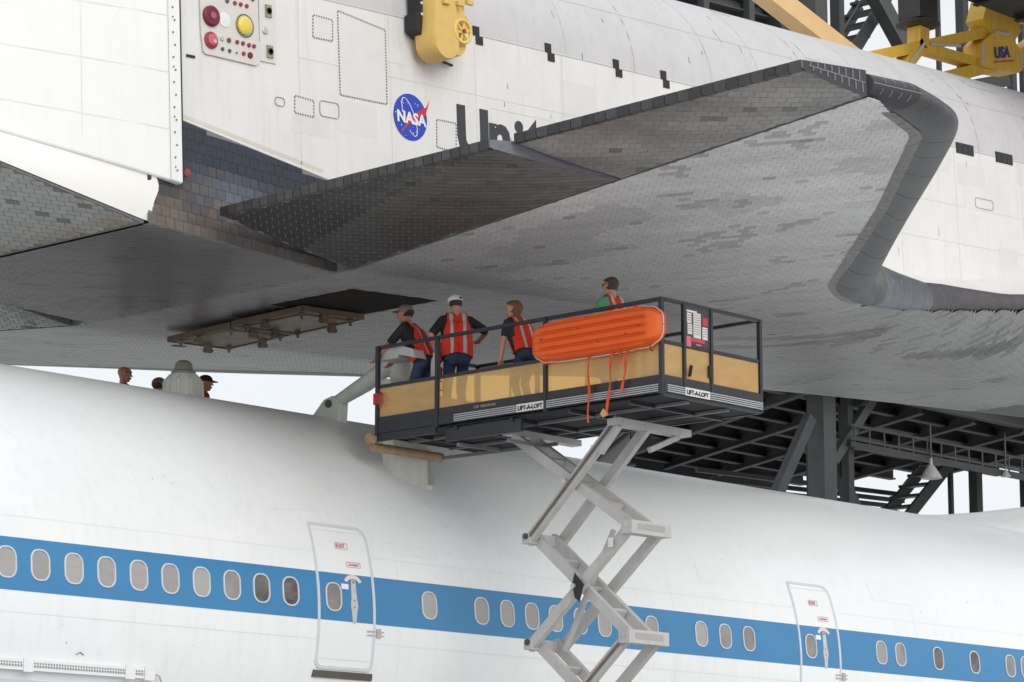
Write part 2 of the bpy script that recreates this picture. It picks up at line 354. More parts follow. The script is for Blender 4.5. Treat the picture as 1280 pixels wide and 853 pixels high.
# ---- tiles
def tilt(c, f): return tuple(v*f for v in c)
def tile_verts(cs, nrm_dz, h):
    return cs+[(x, y, z+h) for x, y, z in cs]
TF = [(0,1,2,3),(0,4,5,1),(1,5,6,2),(2,6,7,3),(3,7,4,0)]
def field(xr, yr, s, gap, zmap, clamp, tone, h=.006, ang=45, pick=None):
    """45-degree brick-laid tiles over a plan area; returns list of (corner list, tone)"""
    c, s_ = math.cos(R_(ang)), math.sin(R_(ang)); out = []
    cs = [(xr[0],yr[0]),(xr[1],yr[0]),(xr[1],yr[1]),(xr[0],yr[1])]
    us = [x*c-y*s_ for x, y in cs]; vs_ = [x*s_+y*c for x, y in cs]
    for j in range(int(min(vs_)/s)-1, int(max(vs_)/s)+2):
        for i in range(int(min(us)/s)-1, int(max(us)/s)+2):
            u0 = (i+(.5 if j % 2 else 0))*s+gap/2; u1 = u0+s-gap; v0 = j*s+gap/2; v1 = v0+s-gap
            um, vm = (u0+u1)/2, (v0+v1)/2; xm, ym = um*c+vm*s_, -um*s_+vm*c
            if not (xr[0]-s < xm < xr[1]+s and yr[0]-s < ym < yr[1]+s): continue
            P = [(u*c+v*s_, -u*s_+v*c) for u, v in ((u0,v0),(u1,v0),(u1,v1),(u0,v1))]
            Q = [clamp(*p) for p in P]
            ar = abs(sum(Q[k][0]*Q[(k+1) % 4][1]-Q[(k+1) % 4][0]*Q[k][1] for k in range(4)))/2
            if ar < .18*s*s or clamp(xm, ym) is None: continue
            dz = (hsh(i, j, 3)-.5)*.0016
            out.append(([(x, y, zmap(x, y)+dz) for x, y in Q], tone(xm, ym, i, j), (xm, ym)))
    return out
def tiles_mesh(lst, name, parent, h=.003, kind='stuff'):
    m = MB(); m.vc = []
    for cs, t, _ in lst: m.add(tile_verts(cs, 0, h), TF); m.vc += [t]*8
    return m.build(name, tile_mat, parent, kind=kind, recalc=False)
def grey(v): return (v, v*.995, v*1.01)
DARKROWS = [((9.3,-1.9),(11.9,-3.3)),((9.9,-1.2),(12.0,-3.0)),((14.2,-2.2),(16.4,-2.6)),((16.0,-2.4),(17.2,-3.0))]
def seg_d(p, a, b):
    ax, ay = a; bx, by = b; dx, dy = bx-ax, by-ay; t = max(0, min(1, ((p[0]-ax)*dx+(p[1]-ay)*dy)/(dx*dx+dy*dy)))
    return math.hypot(p[0]-ax-dx*t, p[1]-ay-dy*t)
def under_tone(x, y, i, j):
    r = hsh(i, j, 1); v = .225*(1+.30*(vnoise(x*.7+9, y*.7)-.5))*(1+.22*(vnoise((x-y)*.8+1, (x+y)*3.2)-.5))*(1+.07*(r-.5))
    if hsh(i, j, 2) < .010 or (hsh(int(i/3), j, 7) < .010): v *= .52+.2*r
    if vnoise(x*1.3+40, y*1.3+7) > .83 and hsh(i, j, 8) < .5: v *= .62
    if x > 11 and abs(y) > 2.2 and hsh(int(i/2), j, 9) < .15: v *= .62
    if abs(y) < 3.6 and x < 10: v *= 1-(.44+.28*vnoise(x*.6, y*.6+20))*min(1, (10-x)/3)*min(1, (3.6-abs(y))/.6)  # belly shading painted into the tone around the centreline, with patchy soot
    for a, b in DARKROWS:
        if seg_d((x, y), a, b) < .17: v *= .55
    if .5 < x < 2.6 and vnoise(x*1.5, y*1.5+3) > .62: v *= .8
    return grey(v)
TS = .1524
# underside skins
def skin(yf0, yf1, oxs, n, dz=.0028, name='belly', mat=None, parent=None, top=None):
    m = MB(); rows = []
    for ox in oxs:
        rows.append([(ox+(hinge(y)*max(0, 1-ox/2.5) if ox >= 0 else 0), y, lowz(ox, y)+dz) for y in [lerp(yf0(ox), yf1(ox), k/n) for k in range(n+1)]])
    m.loft(rows, False)
    return m, rows
OXB = [-3.3,-2.6,-1.9,-1.2,-.5]
OXS = [0,.30,.9,1.53,2.4,3.3,4.21,5.2,6.3,7.54,8.4,9.2,10.5,11.9,13.5,15.8,18,21,23,25,27,28.2,29.2]
mb, _ = skin(lambda o: -min(2.62, edge(o)), lambda o: min(2.62, edge(o)), OXB+OXS, 24)
belly = mb.build('belly', gap_dark, orb, smooth=True)
cl_b = lambda x, y: (max(-3.3, x), y)
def cl_belly(x, y):
    if x < -3.3: x = -3.3
    e = edge(x) if x > 9.3 else 99
    if x < 0: e = 2.6
    return (x, max(-e, min(e, y)))
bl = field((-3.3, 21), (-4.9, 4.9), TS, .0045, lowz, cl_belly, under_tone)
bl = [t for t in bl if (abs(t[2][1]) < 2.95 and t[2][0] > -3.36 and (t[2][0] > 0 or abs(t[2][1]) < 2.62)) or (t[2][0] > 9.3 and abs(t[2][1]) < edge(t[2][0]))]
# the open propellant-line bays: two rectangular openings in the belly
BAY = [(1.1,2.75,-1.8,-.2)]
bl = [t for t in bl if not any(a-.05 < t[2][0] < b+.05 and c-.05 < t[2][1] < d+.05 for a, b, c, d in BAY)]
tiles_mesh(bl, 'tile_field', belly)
# ---- wings
def thick(ox, y):
    a = (abs(y)-2.92)/8.9; h0 = lerp(.55, .30, a); e = edge(0)
    mx = lerp(1.1, .36, a); t = max(0, min(1, ox/9.0)); return h0+(mx-h0)*math.sin(math.pi*min(1, t*1.25+.05))*.9
def wing(sg):
    m = MB()
    f0 = lambda o: sg*2.62; f1 = lambda o: sg*max(edge(o), 2.63)
    ox_ = [o for o in OXS if o <= 9.2]
    sub = MB(); mm, rows = skin(f0, f1, ox_, 30); m.add(mm.v, mm.f)
    up = [[(x, y, z+thick(x, y)) for x, y, z in r] for r in rows]
    m.loft(up, False); m.loft([rows[0], up[0]], False)           # rear spar face
    m.loft([[r[-1] for r in rows], [r[-1] for r in up]], False)
    return m
ws = wing(-1).build('wing', gap_dark, orb, smooth=35)
wp = wing(1).build('wing', M('far_tiles', (.15,.15,.152), .75, .25, 5), orb, smooth=35)
def cl_wing(x, y):
    y = max(-11.8, y)
    hx = hinge(y)+.01; x = max(hx, x); e = edge(x)
    if y < -e: y = -e
    return (x, y)
wl = field((-.6, 9.3), (-11.85, -2.95), TS, .0045, lambda x, y: lowz(max(x, 0), y), cl_wing, lambda x, y, i, j: tilt(under_tone(x, y, i, j), 1.0+1.6*min(1, max(0, (abs(y)-3.4)/3.4))*min(1, max(.55, 1.25-x*.09))))  # tone raised outboard: brighter ground bounce painted into the wing tiles
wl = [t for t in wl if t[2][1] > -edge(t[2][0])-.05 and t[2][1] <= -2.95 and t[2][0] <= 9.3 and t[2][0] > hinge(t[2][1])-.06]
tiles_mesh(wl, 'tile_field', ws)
wl = field((-.6, 9.3), (2.95, 11.85), TS, .007, lambda x, y: lowz(max(x, 0), y), lambda x, y: (lambda q: (q[0], -q[1]))(cl_wing(x, -y)), under_tone)
wl = [t for t in wl if t[2][1] < edge(t[2][0])+.05 and t[2][1] >= 2.95 and t[2][0] <= 9.3 and t[2][0] > hinge(t[2][1])-.06]
tiles_mesh(wl, 'tile_field', wp)
# ---- leading edge: lower edge, nose, upper edge along the span
STN = [((.30,-11.55,.672),(.52,-11.86,.86),(.32,-11.55,1.03)), ((.90,-11.35,.655),(1.32,-11.66,.85),(.9,-11.34,1.02)), ((1.53,-11.13,.64),(2.14,-11.28,.84),(1.5,-11.1,1.02)),
       ((2.6,-10.17,.565),(3.42,-10.16,.765),(2.6,-10.1,1.03)), ((4.21,-8.7,.455),(5.28,-8.40,.655),(4.2,-8.65,1.05)), ((5.9,-7.02,.325),(7.02,-6.78,.535),(5.9,-7.0,1.08)),
       ((7.54,-5.40,.19),(8.70,-5.33,.50),(7.6,-5.3,1.10)), ((8.4,-4.95,.165),(9.7,-4.72,.49),(8.9,-4.75,1.08)), ((9.2,-4.72,.17),(10.4,-4.42,.54),(9.9,-4.35,1.02)), ((10.5,-4.36,.27),(11.3,-4.20,.60),(11.0,-4.05,.97)), ((11.9,-4.05,.42),(12.2,-3.98,.68),(12.1,-3.88,.92))]
def stn_at(t):
    n = len(STN)-1; x = t*n; i = min(int(x), n-1); f = x-i
    P = [STN[max(0, min(n, i+k))] for k in (-1, 0, 1, 2)]; o = []
    for a in range(3):
        p = [Vector(q[a]) for q in P]
        o.append(.5*((2*p[1])+(-p[0]+p[2])*f+(2*p[0]-5*p[1]+4*p[2]-p[3])*f*f+(-p[0]+3*p[1]-3*p[2]+p[3])*f**3))
    return o
def nose_ring(t, n=14):
    Lp, N, Up = stn_at(t); Mx = (Lp+Up)/2; r = []
    for k in range(n+1):
        a = math.pi/2-math.pi*k/n; r.append(Mx+(N-Mx)*(max(0, math.cos(a))**.85)+(Lp-Mx)*math.sin(a))
    return r
NP = 22
for k in range(NP):
    t0, t1 = k/NP+.0003, (k+1)/NP-.0003
    m = MB(); rr = [nose_ring(lerp(t0, t1, q/5)) for q in range(6)]
    m.loft(rr, False); v = .036+.014*hsh(k, 4)
    o_ = m.build('leading_edge_panel', M('carbon_panel_%d' % (k % 5), (v, v*1.015, v*1.07), .42, .3, 1.5, stretch=(1,1,6), spec=.4) if k < 17 else M('carbon_panel_root_skylit', (.09,.096,.112), .45, .15, 2, stretch=(1,1,6)), ws, smooth=True)  # root panels coloured paler and bluer to paint in the sky light they face
m = MB(); m.loft([[(p.x, -p.y, p.z) for p in nose_ring(k/40)] for k in range(41)], False); m.build('leading_edge', rcc_m, wp, smooth=True)
# seal strip of light tiles behind the leading edge
m = MB(); rr = []
for k in range(41):
    o = lerp(.34, 9.0, k/40); e_ = edge(o); rr.append([(o+.03, -e_-.03, lowz(o, -e_)-.003), (o-.10, -e_+.07, lowz(o-.1, -e_+.07)-.004)])
m.loft(rr, False); m.build('seal_strip', M('seal_grey', (.24,.24,.24), .8, .4, 12), ws)
# wing tip cap with tile joints
m = MB(); r0 = nose_ring(0.0); rr = []
for k in range(6):
    t = 1-k/5; rr.append([Vector((lerp(p.x, min(p.x, .42)-.80, t), lerp(p.y, p.y+.03, t), lerp(p.z, .86+(p.z-.86)*.92, t))) for p in r0])
m.loft(rr, False); m.add(rr[0], [tuple(range(15))]); tipc = m.build('tip_cap', M('tip_black', (.035,.035,.04), .5, .2, 10), ws, smooth=40)
m = MB()
for k in range(1, 5):
    r1 = [rr[0][q].lerp(rr[5][q], k/5)+Vector((0,-.004,0)) for q in range(15)]; r2 = [p+Vector((.07,0,0)) for p in r1]
    m.tube(r1[4:7], .003, 4); m.tube(r2[8:11], .003, 4)
m.tube([rr[0][7].lerp(rr[5][7], k/6)+Vector((0,-.005,0)) for k in range(7)], .005, 4); m.build('joint_lines', M('joint_white', (.33,.33,.34), .8), ws)
# ---- elevons
def elevon(y0, y1, te0, te1, zt0, zt1, tone, picks, port=1):
    """te: x of trailing edge, zt: height of its lower lip, at each end"""
    GA = .035; ya, yb = y0, y1
    fy = lambda y: (abs(y)-abs(ya))/(abs(yb)-abs(ya))
    te = lambda y: lerp(te0, te1, fy(y)); hx = lambda y: hinge(y)-GA; zt = lambda y: lerp(zt0, zt1, fy(y))
    zh = lambda y: .0776*max(0, abs(y)-2.92)+.004
    def zm(x, y):
        t = max(0, min(1, (hx(y)-x)/(hx(y)-te(y)))); return lerp(zh(y), zt(y), t)+.05*math.sin(math.pi*t)*(-.5)
    n = 10; low, up, lip = [], [], []
    for k in range(n+1):
        y = lerp(ya, yb, k/n); A = lerp(.50, .30, (abs(y)-2.9)/9)
        low.append([(lerp(hx(y), te(y), q/8), y, zm(lerp(hx(y), te(y), q/8), y)+.006) for q in range(9)])
        up.append([(lerp(hx(y), te(y), q/8), y, lerp(zh(y)+A, zt(y)+.095, q/8)) for q in range(9)])
    m = MB(); m.loft(low, False); m.loft(up, False)
    m.loft([[r[0] for r in low], [r[0] for r in up]], False); m.loft([[r[-1] for r in low], [r[-1] for r in up]], False)
    for e in (0, -1): m.loft([low[e], up[e]], False)
    ev = m.build('elevon', gap_light if port == 1 else gap_dark, orb)
    def cl(x, y):
        y = max(min(ya, yb)+.01, min(max(ya, yb)-.01, y)); return (max(te(y)+.075, min(hx(y)-.005, x)), y)
    lst = field((min(te0, te1), max(hx(ya), hx(yb))), (min(ya, yb), max(ya, yb)), TS, .012 if abs(ya) < 4 else .006, zm, cl, tone)
    lst = [t for t in lst if te(t[2][1])+.03 < t[2][0] < hx(t[2][1])+.03]
    return ev, lst, te, zt, hx, zh
def tone_in(x, y, i, j):
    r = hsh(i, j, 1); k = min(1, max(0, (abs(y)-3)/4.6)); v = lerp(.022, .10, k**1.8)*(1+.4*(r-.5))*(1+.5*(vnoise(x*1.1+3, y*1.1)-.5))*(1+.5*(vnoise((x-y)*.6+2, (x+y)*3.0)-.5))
    if hsh(i, j, 2) < .03: v *= .5
    return (v, v*.98, v*.97)
def tone_out(x, y, i, j):
    r = hsh(i, j, 1); v = .235*(1+.14*(r-.5))*(1+.45*(vnoise(x*1.6+3, y*1.6)-.5))*(1+.5*(vnoise((x-y)*.6+7, (x+y)*3.0)-.5))
    if hsh(i, j, 2) < .02: v *= .5
    return (v, v*.975, v*.955)
ev1, l1, te1, zt1, hx1, zh1 = elevon(-2.96, -7.89, -2.40, -2.60, .465, .48, tone_in, 0)
ev2, l2, te2, zt2, hx2, zh2 = elevon(-7.945, -11.80, -2.23, -1.68, .585, .835, tone_out, 0)
SIDE_N = 0
# trailing-edge lip tiles (each its own piece)
LIPM = [M('lip_tile_%d' % k, (v, v*1.0, v*1.06), .5, .25, 8) for k, v in enumerate((.030,.040,.052))]
def lip(ev, te, zt, ya, yb):
    n = int(abs(yb-ya)/.155)
    for k in range(n):
        y0, y1 = lerp(ya, yb, k/n), lerp(ya, yb, (k+1)/n)-.012*(1 if yb > ya else -1)
        q = MB(); P = []
        for y in (y0, y1): P.append([(te(y)-.012, y, zt(y)-.012), (te(y)-.012, y, zt(y)+.10), (te(y)+.08, y, zt(y)+.10), (te(y)+.07, y, zt(y)-.017)])
        q.loft(P, True, True); q.build('edge_tile', LIPM[k % 3], ev)
lip(ev1, te1, zt1, -2.97, -7.88); lip(ev2, te2, zt2, -7.95, -11.79)
# end faces: metal-lined gap face of the inboard elevon, tiled tip of the outboard one
def endface(ev, y, te, zt, hx, zh, mat, name, d, A):
    q = MB(); n = 8; lo, hi = [], []
    for k in range(n+1):
        t = k/n; x = lerp(te(y), hx(y), t); lo.append((x, y+d, lerp(zt(y), zh(y), t)+.05*math.sin(math.pi*t)*(-.5)-.004)); hi.append((x, y+d, lerp(zt(y)+.09, zh(y)+A, t)))
    q.loft([lo, hi], False); return q.build(name, mat, ev)
endface(ev1, -7.89, te1, zt1, hx1, zh1, M('gap_face_metal', srgb(118,118,128), .45, .2, 6, stretch=(1,1,6)), 'end_face', -.004, .42)
tc_ = endface(ev2, -11.80, te2, zt2, hx2, zh2, M('tip_black', (.035,.035,.04)), 'end_face', -.004, .30)
q = MB()
for k in range(1, 9):
    t = k/9; x = lerp(te2(-11.8), hx2(-11.8), t); a = lerp(zt2(-11.8)+.01, zh2(-11.8)+.02, t); b = lerp(zt2(-11.8)+.085, zh2(-11.8)+.28, t); mid = lerp(a, b, .5)
    q.bar((x, -11.808, mid+.01), (x, -11.808, b), .006, .009, (1,0,0)); q.bar((x+.05, -11.808, a), (x+.05, -11.808, mid-.01), .006, .009, (1,0,0))
q.tube([(te2(-11.8)+.1, -11.808, zt2(-11.8)+.045), (hx2(-11.8)-.03, -11.808, zh2(-11.8)+.15)], .005, 4); q.build('joint_lines', MATS['joint_white'], ev2)
# tile objects: the largest-showing tiles become single pieces
def tone_mat(v):
    k = max(0, min(7, int(math.log(v/.02)/math.log(1.45)))); b = .02*1.45**(k+.5); return M('single_tile_%d' % k, (b, b*.985, b*.975), .65, .18, 9, .25, 80)
def single(lst, ev, name='tile'):
    for cs, t, c in lst:
        q = MB(); q.add(tile_verts(cs, 0, .006), TF); q.build(name, tone_mat(t[1]), ev, recalc=False)
l1.sort(key=lambda t: t[2][0]+.35*abs(t[2][1]-4.0))
single(l1[:150], ev1); tiles_mesh(l1[150:], 'tile_field', ev1); tiles_mesh(l2, 'tile_field', ev2)
# port elevon
evp, lp, *_ = elevon(2.96, 11.8, -2.4, -1.7, .52, .9, under_tone, 0, 2)
tiles_mesh(lp, 'tile_field', evp)
# ---- black-tiled aft side below the white
m = MB(); m.add([(-3.32,-HW-.004,.305),(0,-HW-.004,.004),(1.6,-HW-.004,.004),(1.6,-HW-.004,.98),(-3.32,-HW-.004,1.84)], [(0,1,2,3,4)])
m.add([(-3.32,-HW-.004,.305),(0,-HW-.004,.004),(0,-2.5,.003),(-3.32,-2.5,.304)], [(0,1,2,3)])
side = m.build('aft_side_skin', gap_light, orb)
sp_ = .148; nside = 0
for j in range(0, 13):
    for i in range(0, 26):
        x0 = -3.33+(i+(.5 if j % 2 else 0))*sp_; x1 = x0+sp_-.011
        f0 = lambda x: .010+.0909*max(0, -x)
        z0, z1 = f0(x0)+j*sp_*.93, f0(x0)+(j+1)*sp_*.93-.005
        top0 = 1.80-.172*(x0+3.2); top1 = 1.80-.172*(x1+3.2)
        if z0 > top1-.03 or x0 > .25: continue
        if x0 > -1.9 and z0 > 1.62-.42*(x0+1.9)+.75: continue
        zz = lambda x, z, tp: min(z, tp)
        P = [(x0, z0), (x1, z0-.0909*sp_*(x0 < 0)), (x1, zz(x1, z1-.0909*sp_*(x0 < 0), top1)), (x0, zz(x0, z1, top0))]
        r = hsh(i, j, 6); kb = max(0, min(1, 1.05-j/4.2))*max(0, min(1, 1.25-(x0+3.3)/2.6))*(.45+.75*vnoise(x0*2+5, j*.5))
        k_haze = max(0, 1-abs(j-4.4)/2.6)*max(0, 1-abs(x0+1.9)/1.1)  # bluish reflection haze painted into the mid-area tile colours
        base = Vector((.020,.025,.044))*(1+.18*(r-.5)); base = base.lerp(Vector((.19,.145,.105))*(1+.25*(r-.5)), min(1, kb)); base = base.lerp(Vector((.20,.225,.28)), k_haze*.6)
        if j == 0: base = base.lerp(Vector((.13,.125,.12)), .6)
        key = 'side_tile_%d_%d_%d' % tuple(int(round(math.log(c/.01)*3)) for c in base)
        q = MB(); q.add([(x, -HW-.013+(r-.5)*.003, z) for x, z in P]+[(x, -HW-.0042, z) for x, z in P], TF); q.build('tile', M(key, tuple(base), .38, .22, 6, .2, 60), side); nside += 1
q = MB(); q.lathe((-2.663, -HW-.012, 1.04), (0,-1,0), [(0,.055),(.012,.055),(.012,.035),(.02,.02),(.02,0)], 16); q.build('drain_port', M('port_red', srgb(140,62,62), .5, .4, 40), side, smooth=30)
# ---- tail cone fairing
def cone_sec(ox):
    k = (-2.85-ox)/10.5; w_ = lerp(2.74, .75, k**1.15 if k > 0 else 0); zb = lerp(.86, 2.5, k); zt = lerp(6.25, 4.3, k); r = []
    for cy, cz, rad, a0 in ((w_-.03, zb+.03, .03, 270), (w_-.9*w_/2.74, zt-.9*w_/2.74, .9*w_/2.74, 0)):
        for q_ in range(6): t = R_(a0+90*q_/5); r.append((ox, -(cy+rad*math.cos(t)), cz+rad*math.sin(t)))
    return r+[(x, -y, z) for x, y, z in r[::-1]]
tcn = MB().loft([cone_sec(x) for x in (-2.85,-3.6,-4.4,-5.4,-6.5,-8,-9.6,-11.4,-13.2)], True, True).build('tail_cone', white_cone, orb, smooth=35)
m = MB(); rr = [[Vector(p)+Vector((0, math.copysign(.014, p[1]), 0)) for p in cone_sec(x)] for x in (-2.845, -3.02)]; m.loft(rr, True); m.build('flange', M('flange_white', (.82,.82,.82), .5, .03, 3), tcn, smooth=35)
m = MB()
for k in range(30):
    z = 1.02+.165*k; m.disc((-2.93-.03*(k % 2), -2.754, z), (0,-1,0), .013, .006, 6)
    if k % 4 == 0: m.disc((-2.96, -2.754, z+.04), (0,-1,0), .011, .006, 6)
m.build('flange_bolts', M('bolt_dark', (.1,.1,.1), .5), tcn, kind='stuff')
MB().box((-2.843,-2.756,.9),(-2.82,-2.60,6.0)).build('flange_gap', black_m, tcn)
def cone_y(ox, d=.004): k = max(0, (-2.85-ox)/10.5); return -(lerp(2.74, .75, k**1.15)+d)
for zz in (1.55, 2.3, 3.05, 3.75, 4.5):
    m = MB(); m.loft([[(x, cone_y(x), lerp(zz, 3.3, (-3-x)/40)), (x, cone_y(x), lerp(zz, 3.3, (-3-x)/40)+.014)] for x in (-3.03,-4,-5,-6,-7,-8)], False); m.build('seam', M('cone_seam', (.775,.775,.77), .6), tcn)
for x in (-4.3, -5.7): m = MB(); m.loft([[(x, cone_y(x), 1.3+.4*k), (x-.012, cone_y(x-.012), 1.3+.4*k)] for k in range(9)], False); m.build('seam', M('cone_seam', (.775,.775,.77), .6), tcn)
# lower fairing between tail cone and body flap
def fair(ox):
    k = max(0, (-3.22-ox)/2.6); kk = (-2.85-ox)/10.5; a = Vector((ox, -(lerp(2.74, .75, max(0, kk)**1.15)-.06), lerp(.86, 2.5, kk)+.02)); b = Vector((ox, -2.60, .315+.205*(-3.22-ox)))
    r = []
    for q_ in range(11):
        t = q_/10; p = a.lerp(b, t); bulge = math.sin(math.pi*t)*lerp(.03, .16, min(1, k)); r.append((p.x+(.045*math.sin(t*7.5) if ox > -3.3 else 0), p.y-bulge*.7, p.z-bulge*.35*math.sin(math.pi*t)))
    return r
m = MB(); m.loft([fair(x) for x in (-3.2,-3.45,-3.8,-4.3,-4.9,-5.6,-6.4,-7.2)], False); m.build('lower_fairing', M('fairing_white', (.82,.81,.78), .5, .03, 1.5), tcn, smooth=True)
# ---- body flap
bf = MB(); za = lambda x: .30+.205*(-3.34-x)
P0 = [(-3.36,-2.58,za(-3.36)+.006),(-3.36,2.58,za(-3.36)+.006),(-5.6,2.58,za(-5.6)+.006),(-5.6,-2.58,za(-5.6)+.006)]
bf.add(P0+[(x, y, z+(.28 if x > -4 else .06)) for x, y, z in P0], [(0,1,2,3),(4,5,6,7),(0,1,5,4),(1,2,6,5),(2,3,7,6),(3,0,4,7)])
flap = bf.build('body_flap', gap_dark, orb)
def tone_bf(x, y, i, j):
    r = hsh(i, j, 1); v = .30*(1+.14*(r-.5)); c = Vector((v*.97, v, v*.965))
    if x > -3.85: c = c.lerp(Vector((.22,.17,.11)), min(1, (x+3.85)/.4)*vnoise(y*4, x*4)*1.2)
    if hsh(i, j, 2) < .03: c *= .35
    return tuple(c)
fl = field((-5.6,-3.38), (-2.58, 2.58), TS*1.1, .009, lambda x, y: za(x), lambda x, y: (max(-5.59, min(-3.4, x)), max(-2.57, min(2.57, y))), tone_bf, ang=45)
fl = [t for t in fl if -5.6 < t[2][0] < -3.38 and abs(t[2][1]) < 2.58]
tiles_mesh(fl, 'tile_field', flap)
# ---- chine: dark rounded tile edge ahead of the leading edge and white fairing above it
CH = [12.2+.45*k for k in range(0, 28)]
def ch_pts(o):
    if o < 12.25: return [(p.x, p.y, p.z) for p in nose_ring(1.0)]
    e = edge(o)-.02; zl = pw(o, CHZ); hgt = lerp(.48, .28, min(1, (o-12.2)/3)); r = []
    for k in range(15):
        t = math.pi/2-math.pi*k/14; r.append((o, -(e-.06)-.10*math.cos(t), zl+hgt/2-hgt/2*math.sin(t)))
    return r
m = MB(); m.loft([ch_pts(o) for o in CH], False); m.build('chine', M('chine_dark', (.075,.07,.074), .6, .25, 7), orb, smooth=True)
m = MB(); m.loft([[(o, -(edge(o)-.09), ch_pts(o)[-1][2]-.004), (o, -(edge(o)*.4+HW*.6), ch_pts(o)[-1][2]+.10), (o, -HW-.002, ch_pts(o)[-1][2]+.42)] for o in [9.0,10,11,11.8]+CH if o < 21.2] if False else
       [[(o, -max(HW+.03, edge(o)-.09), ch_pts(o)[-1][2]-.004), (o, -lerp(HW, max(HW+.03, edge(o)-.09), .45), ch_pts(o)[-1][2]+.07), (o, -HW-.002, ch_pts(o)[-1][2]+.36)] for o in CH if o < 21.2], False)
m.build('glove_fairing', M('glove_white', (.72,.715,.70), .7, .04, 2), orb, smooth=True)
m = MB(); m.loft([[(p.x, p.y, p.z), (p.x, -HW-.01, p.z+lerp(.5, .30, k/12))] for k in range(13) for p in [stn_at(.60+.4*k/12)[2]]], False); m.build('glove_upper', M('glove_speckle', (.2,.19,.19), .8, .5, 20), orb, smooth=True)
# ---- propellant-line bays and their open doors
brown = M('bay_brown', (.13,.085,.055), .6, .4, 4); door_in = M('bay_door_inner', (.20,.155,.115), .55, .35, 3); olive2 = M('bay_olive', (.22,.2,.12), .6, .3, 5)
for a, b, c, d in BAY:
    q = MB(); q.box((a-.03, c-.03, -.004), (b+.03, d+.03, .004)); q.build('bay_closeout', M('bay_dark', (.035,.033,.031), 1.0, .2, 4, spec=.05), belly)
def bay_door(P, nm):
    P = [Vector(p) for p in P]; q = MB(); q.prism(P, (0,0,.07)); dr = q.build('bay_door', door_in, orb)
    q = MB()
    for k in range(4):
        u, v = P[k], P[(k+1) % 4]; q.bar(u+Vector((0,0,.025)), v+Vector((0,0,.025)), .05, .075+.002*k)
    q.build('door_rim', brown, dr)
    q = MB(); cen = sum(P, Vector())/4
    for k in range(4):
        e = (P[k]*.6+P[(k+1) % 4]*.4).lerp(cen, .12); q.box((e.x-.06, e.y-.03, e.z-.13), (e.x+.06, e.y+.03, e.z-.001)); q.tube([(e.x-.09, e.y, e.z-.09), (e.x+.09, e.y, e.z-.09)], .025, 8)
        e = P[k].lerp(cen, .2); q.lathe((e.x, e.y, e.z-.001), (0,0,-1), [(0,.05),(.05,.05),(.05,.02),(.1,.02)], 8)
    q.tube([P[0].lerp(cen, .15)-Vector((0,0,.03)), P[1].lerp(cen, .15)-Vector((0,0,.03)), P[2].lerp(cen, .15)-Vector((0,0,.03))], .02, 6)
    q.build('latch_gear', olive2 if nm else brown, dr)
bay_door([(1.38,.98,-.12),(1.38,-.50,-.09),(2.65,-.45,-.09),(2.70,1.0,-.12)], 0)
bay_door([(1.55,2.60,-.13),(1.50,1.14,-.10),(2.76,1.16,-.10),(2.82,2.66,-.13)], 1)
for p in ((-2.2,2.7),(-.3,3.6),(2.9,3.9)): MB().box((p[0]-.12, p[1]-.06, lowz(max(p[0],0), p[1])-.012), (p[0]+.12, p[1]+.06, lowz(max(p[0],0), p[1])-.007)).build('belly_vent', black_m, belly)

# ================================================================== CARRIER JET
RJ, ZJ = 3.25, 5.82
jet = thing('jumbo_jet', 'white wide body jet with blue window stripe under the shuttle', 'airplane', (0, 0, 2.5))
def cp(X, z, d=0.):
    a = (z-ZJ)/RJ; return Vector((X, -(RJ+d)*math.cos(a), ZJ+(RJ+d)*math.sin(a)))      # z measured along the skin
def zarc(z): return ZJ+RJ*math.asin(max(-1, min(1, (z-ZJ)/RJ)))
m = MB(); rr = []
for X, k in [(-38,.25),(-30,.55),(-20,.85),(-12,.97),(-8,1),(-4,1),(0,1),(4,1),(8,1),(12,1),(16,1),(20,1),(24,1),(28,1),(34,1),(38,.93),(42,.75),(44.5,.45),(45.3,.1)]:
    zc = ZJ+(1-k)*(1.6 if X < 0 else -.6); rr.append([(X, -RJ*k*math.cos(t), zc+RJ*k*math.sin(t)) for t in [2*math.pi*q/96 for q in range(96)]])
m.loft(rr, True, True); jf = m.build('fuselage', white_jet, jet, smooth=True)
m = MB(); rr = []
for X, tz, hw in [(20.6,8.9,.9),(22.2,9.09,1.35),(23.4,9.2,1.6),(24.6,9.36,1.8),(26,9.58,2.0),(28,9.95,2.2),(31,10.35,2.35),(35,10.5,2.35),(39,10.1,2.1),(42,8.9,1.5)]:
    rr.append([(X, -hw*math.cos(t), 7.2+(tz-7.2)*math.sin(t)) for t in [math.pi*q/24 for q in range(25)]])
m.loft(rr, False); m.build('upper_deck_hump', white_jet, jet, smooth=True)
def strip(X0, X1, z0, z1, d, mat, name, parent, nz=6, nx=1):
    m = MB(); m.loft([[cp(lerp(X0, X1, i/nx), lerp(zarc(z0), zarc(z1), k/nz), d) for k in range(nz+1)] for i in range(nx+1)], False); return m.build(name, mat, parent, smooth=True)
strip(-11, 36, 5.775, 6.402, .003, blue_jet, 'window_stripe', jet, 8, 2)
line_m = M('lap_line', (.73,.745,.755), .5)
for z in (5.52, 6.66, 4.62): strip(-11, 30, z, z+.008, .002, line_m, 'lap_joint', jet, 1)
for X in (6.05, 11.8, 18.0): strip(X, X+.006, 5.0, 6.9, .0025, line_m, 'frame_joint', jf, 14)
for X0, X1, z0, z1 in ((6.1,6.9,6.75,7.05),(7.0,7.9,6.82,7.2),(6.4,7.2,7.15,7.4),(8.2,9.0,6.9,7.15),(12.6,13.4,6.9,7.2),(17.0,18.2,6.95,7.3)):
    strip(X0, X1, z0, z1, .0016, M('skin_patch', (.815,.835,.84), .36, .03, 2), 'skin_patch', jf, 4)
random.seed(21)
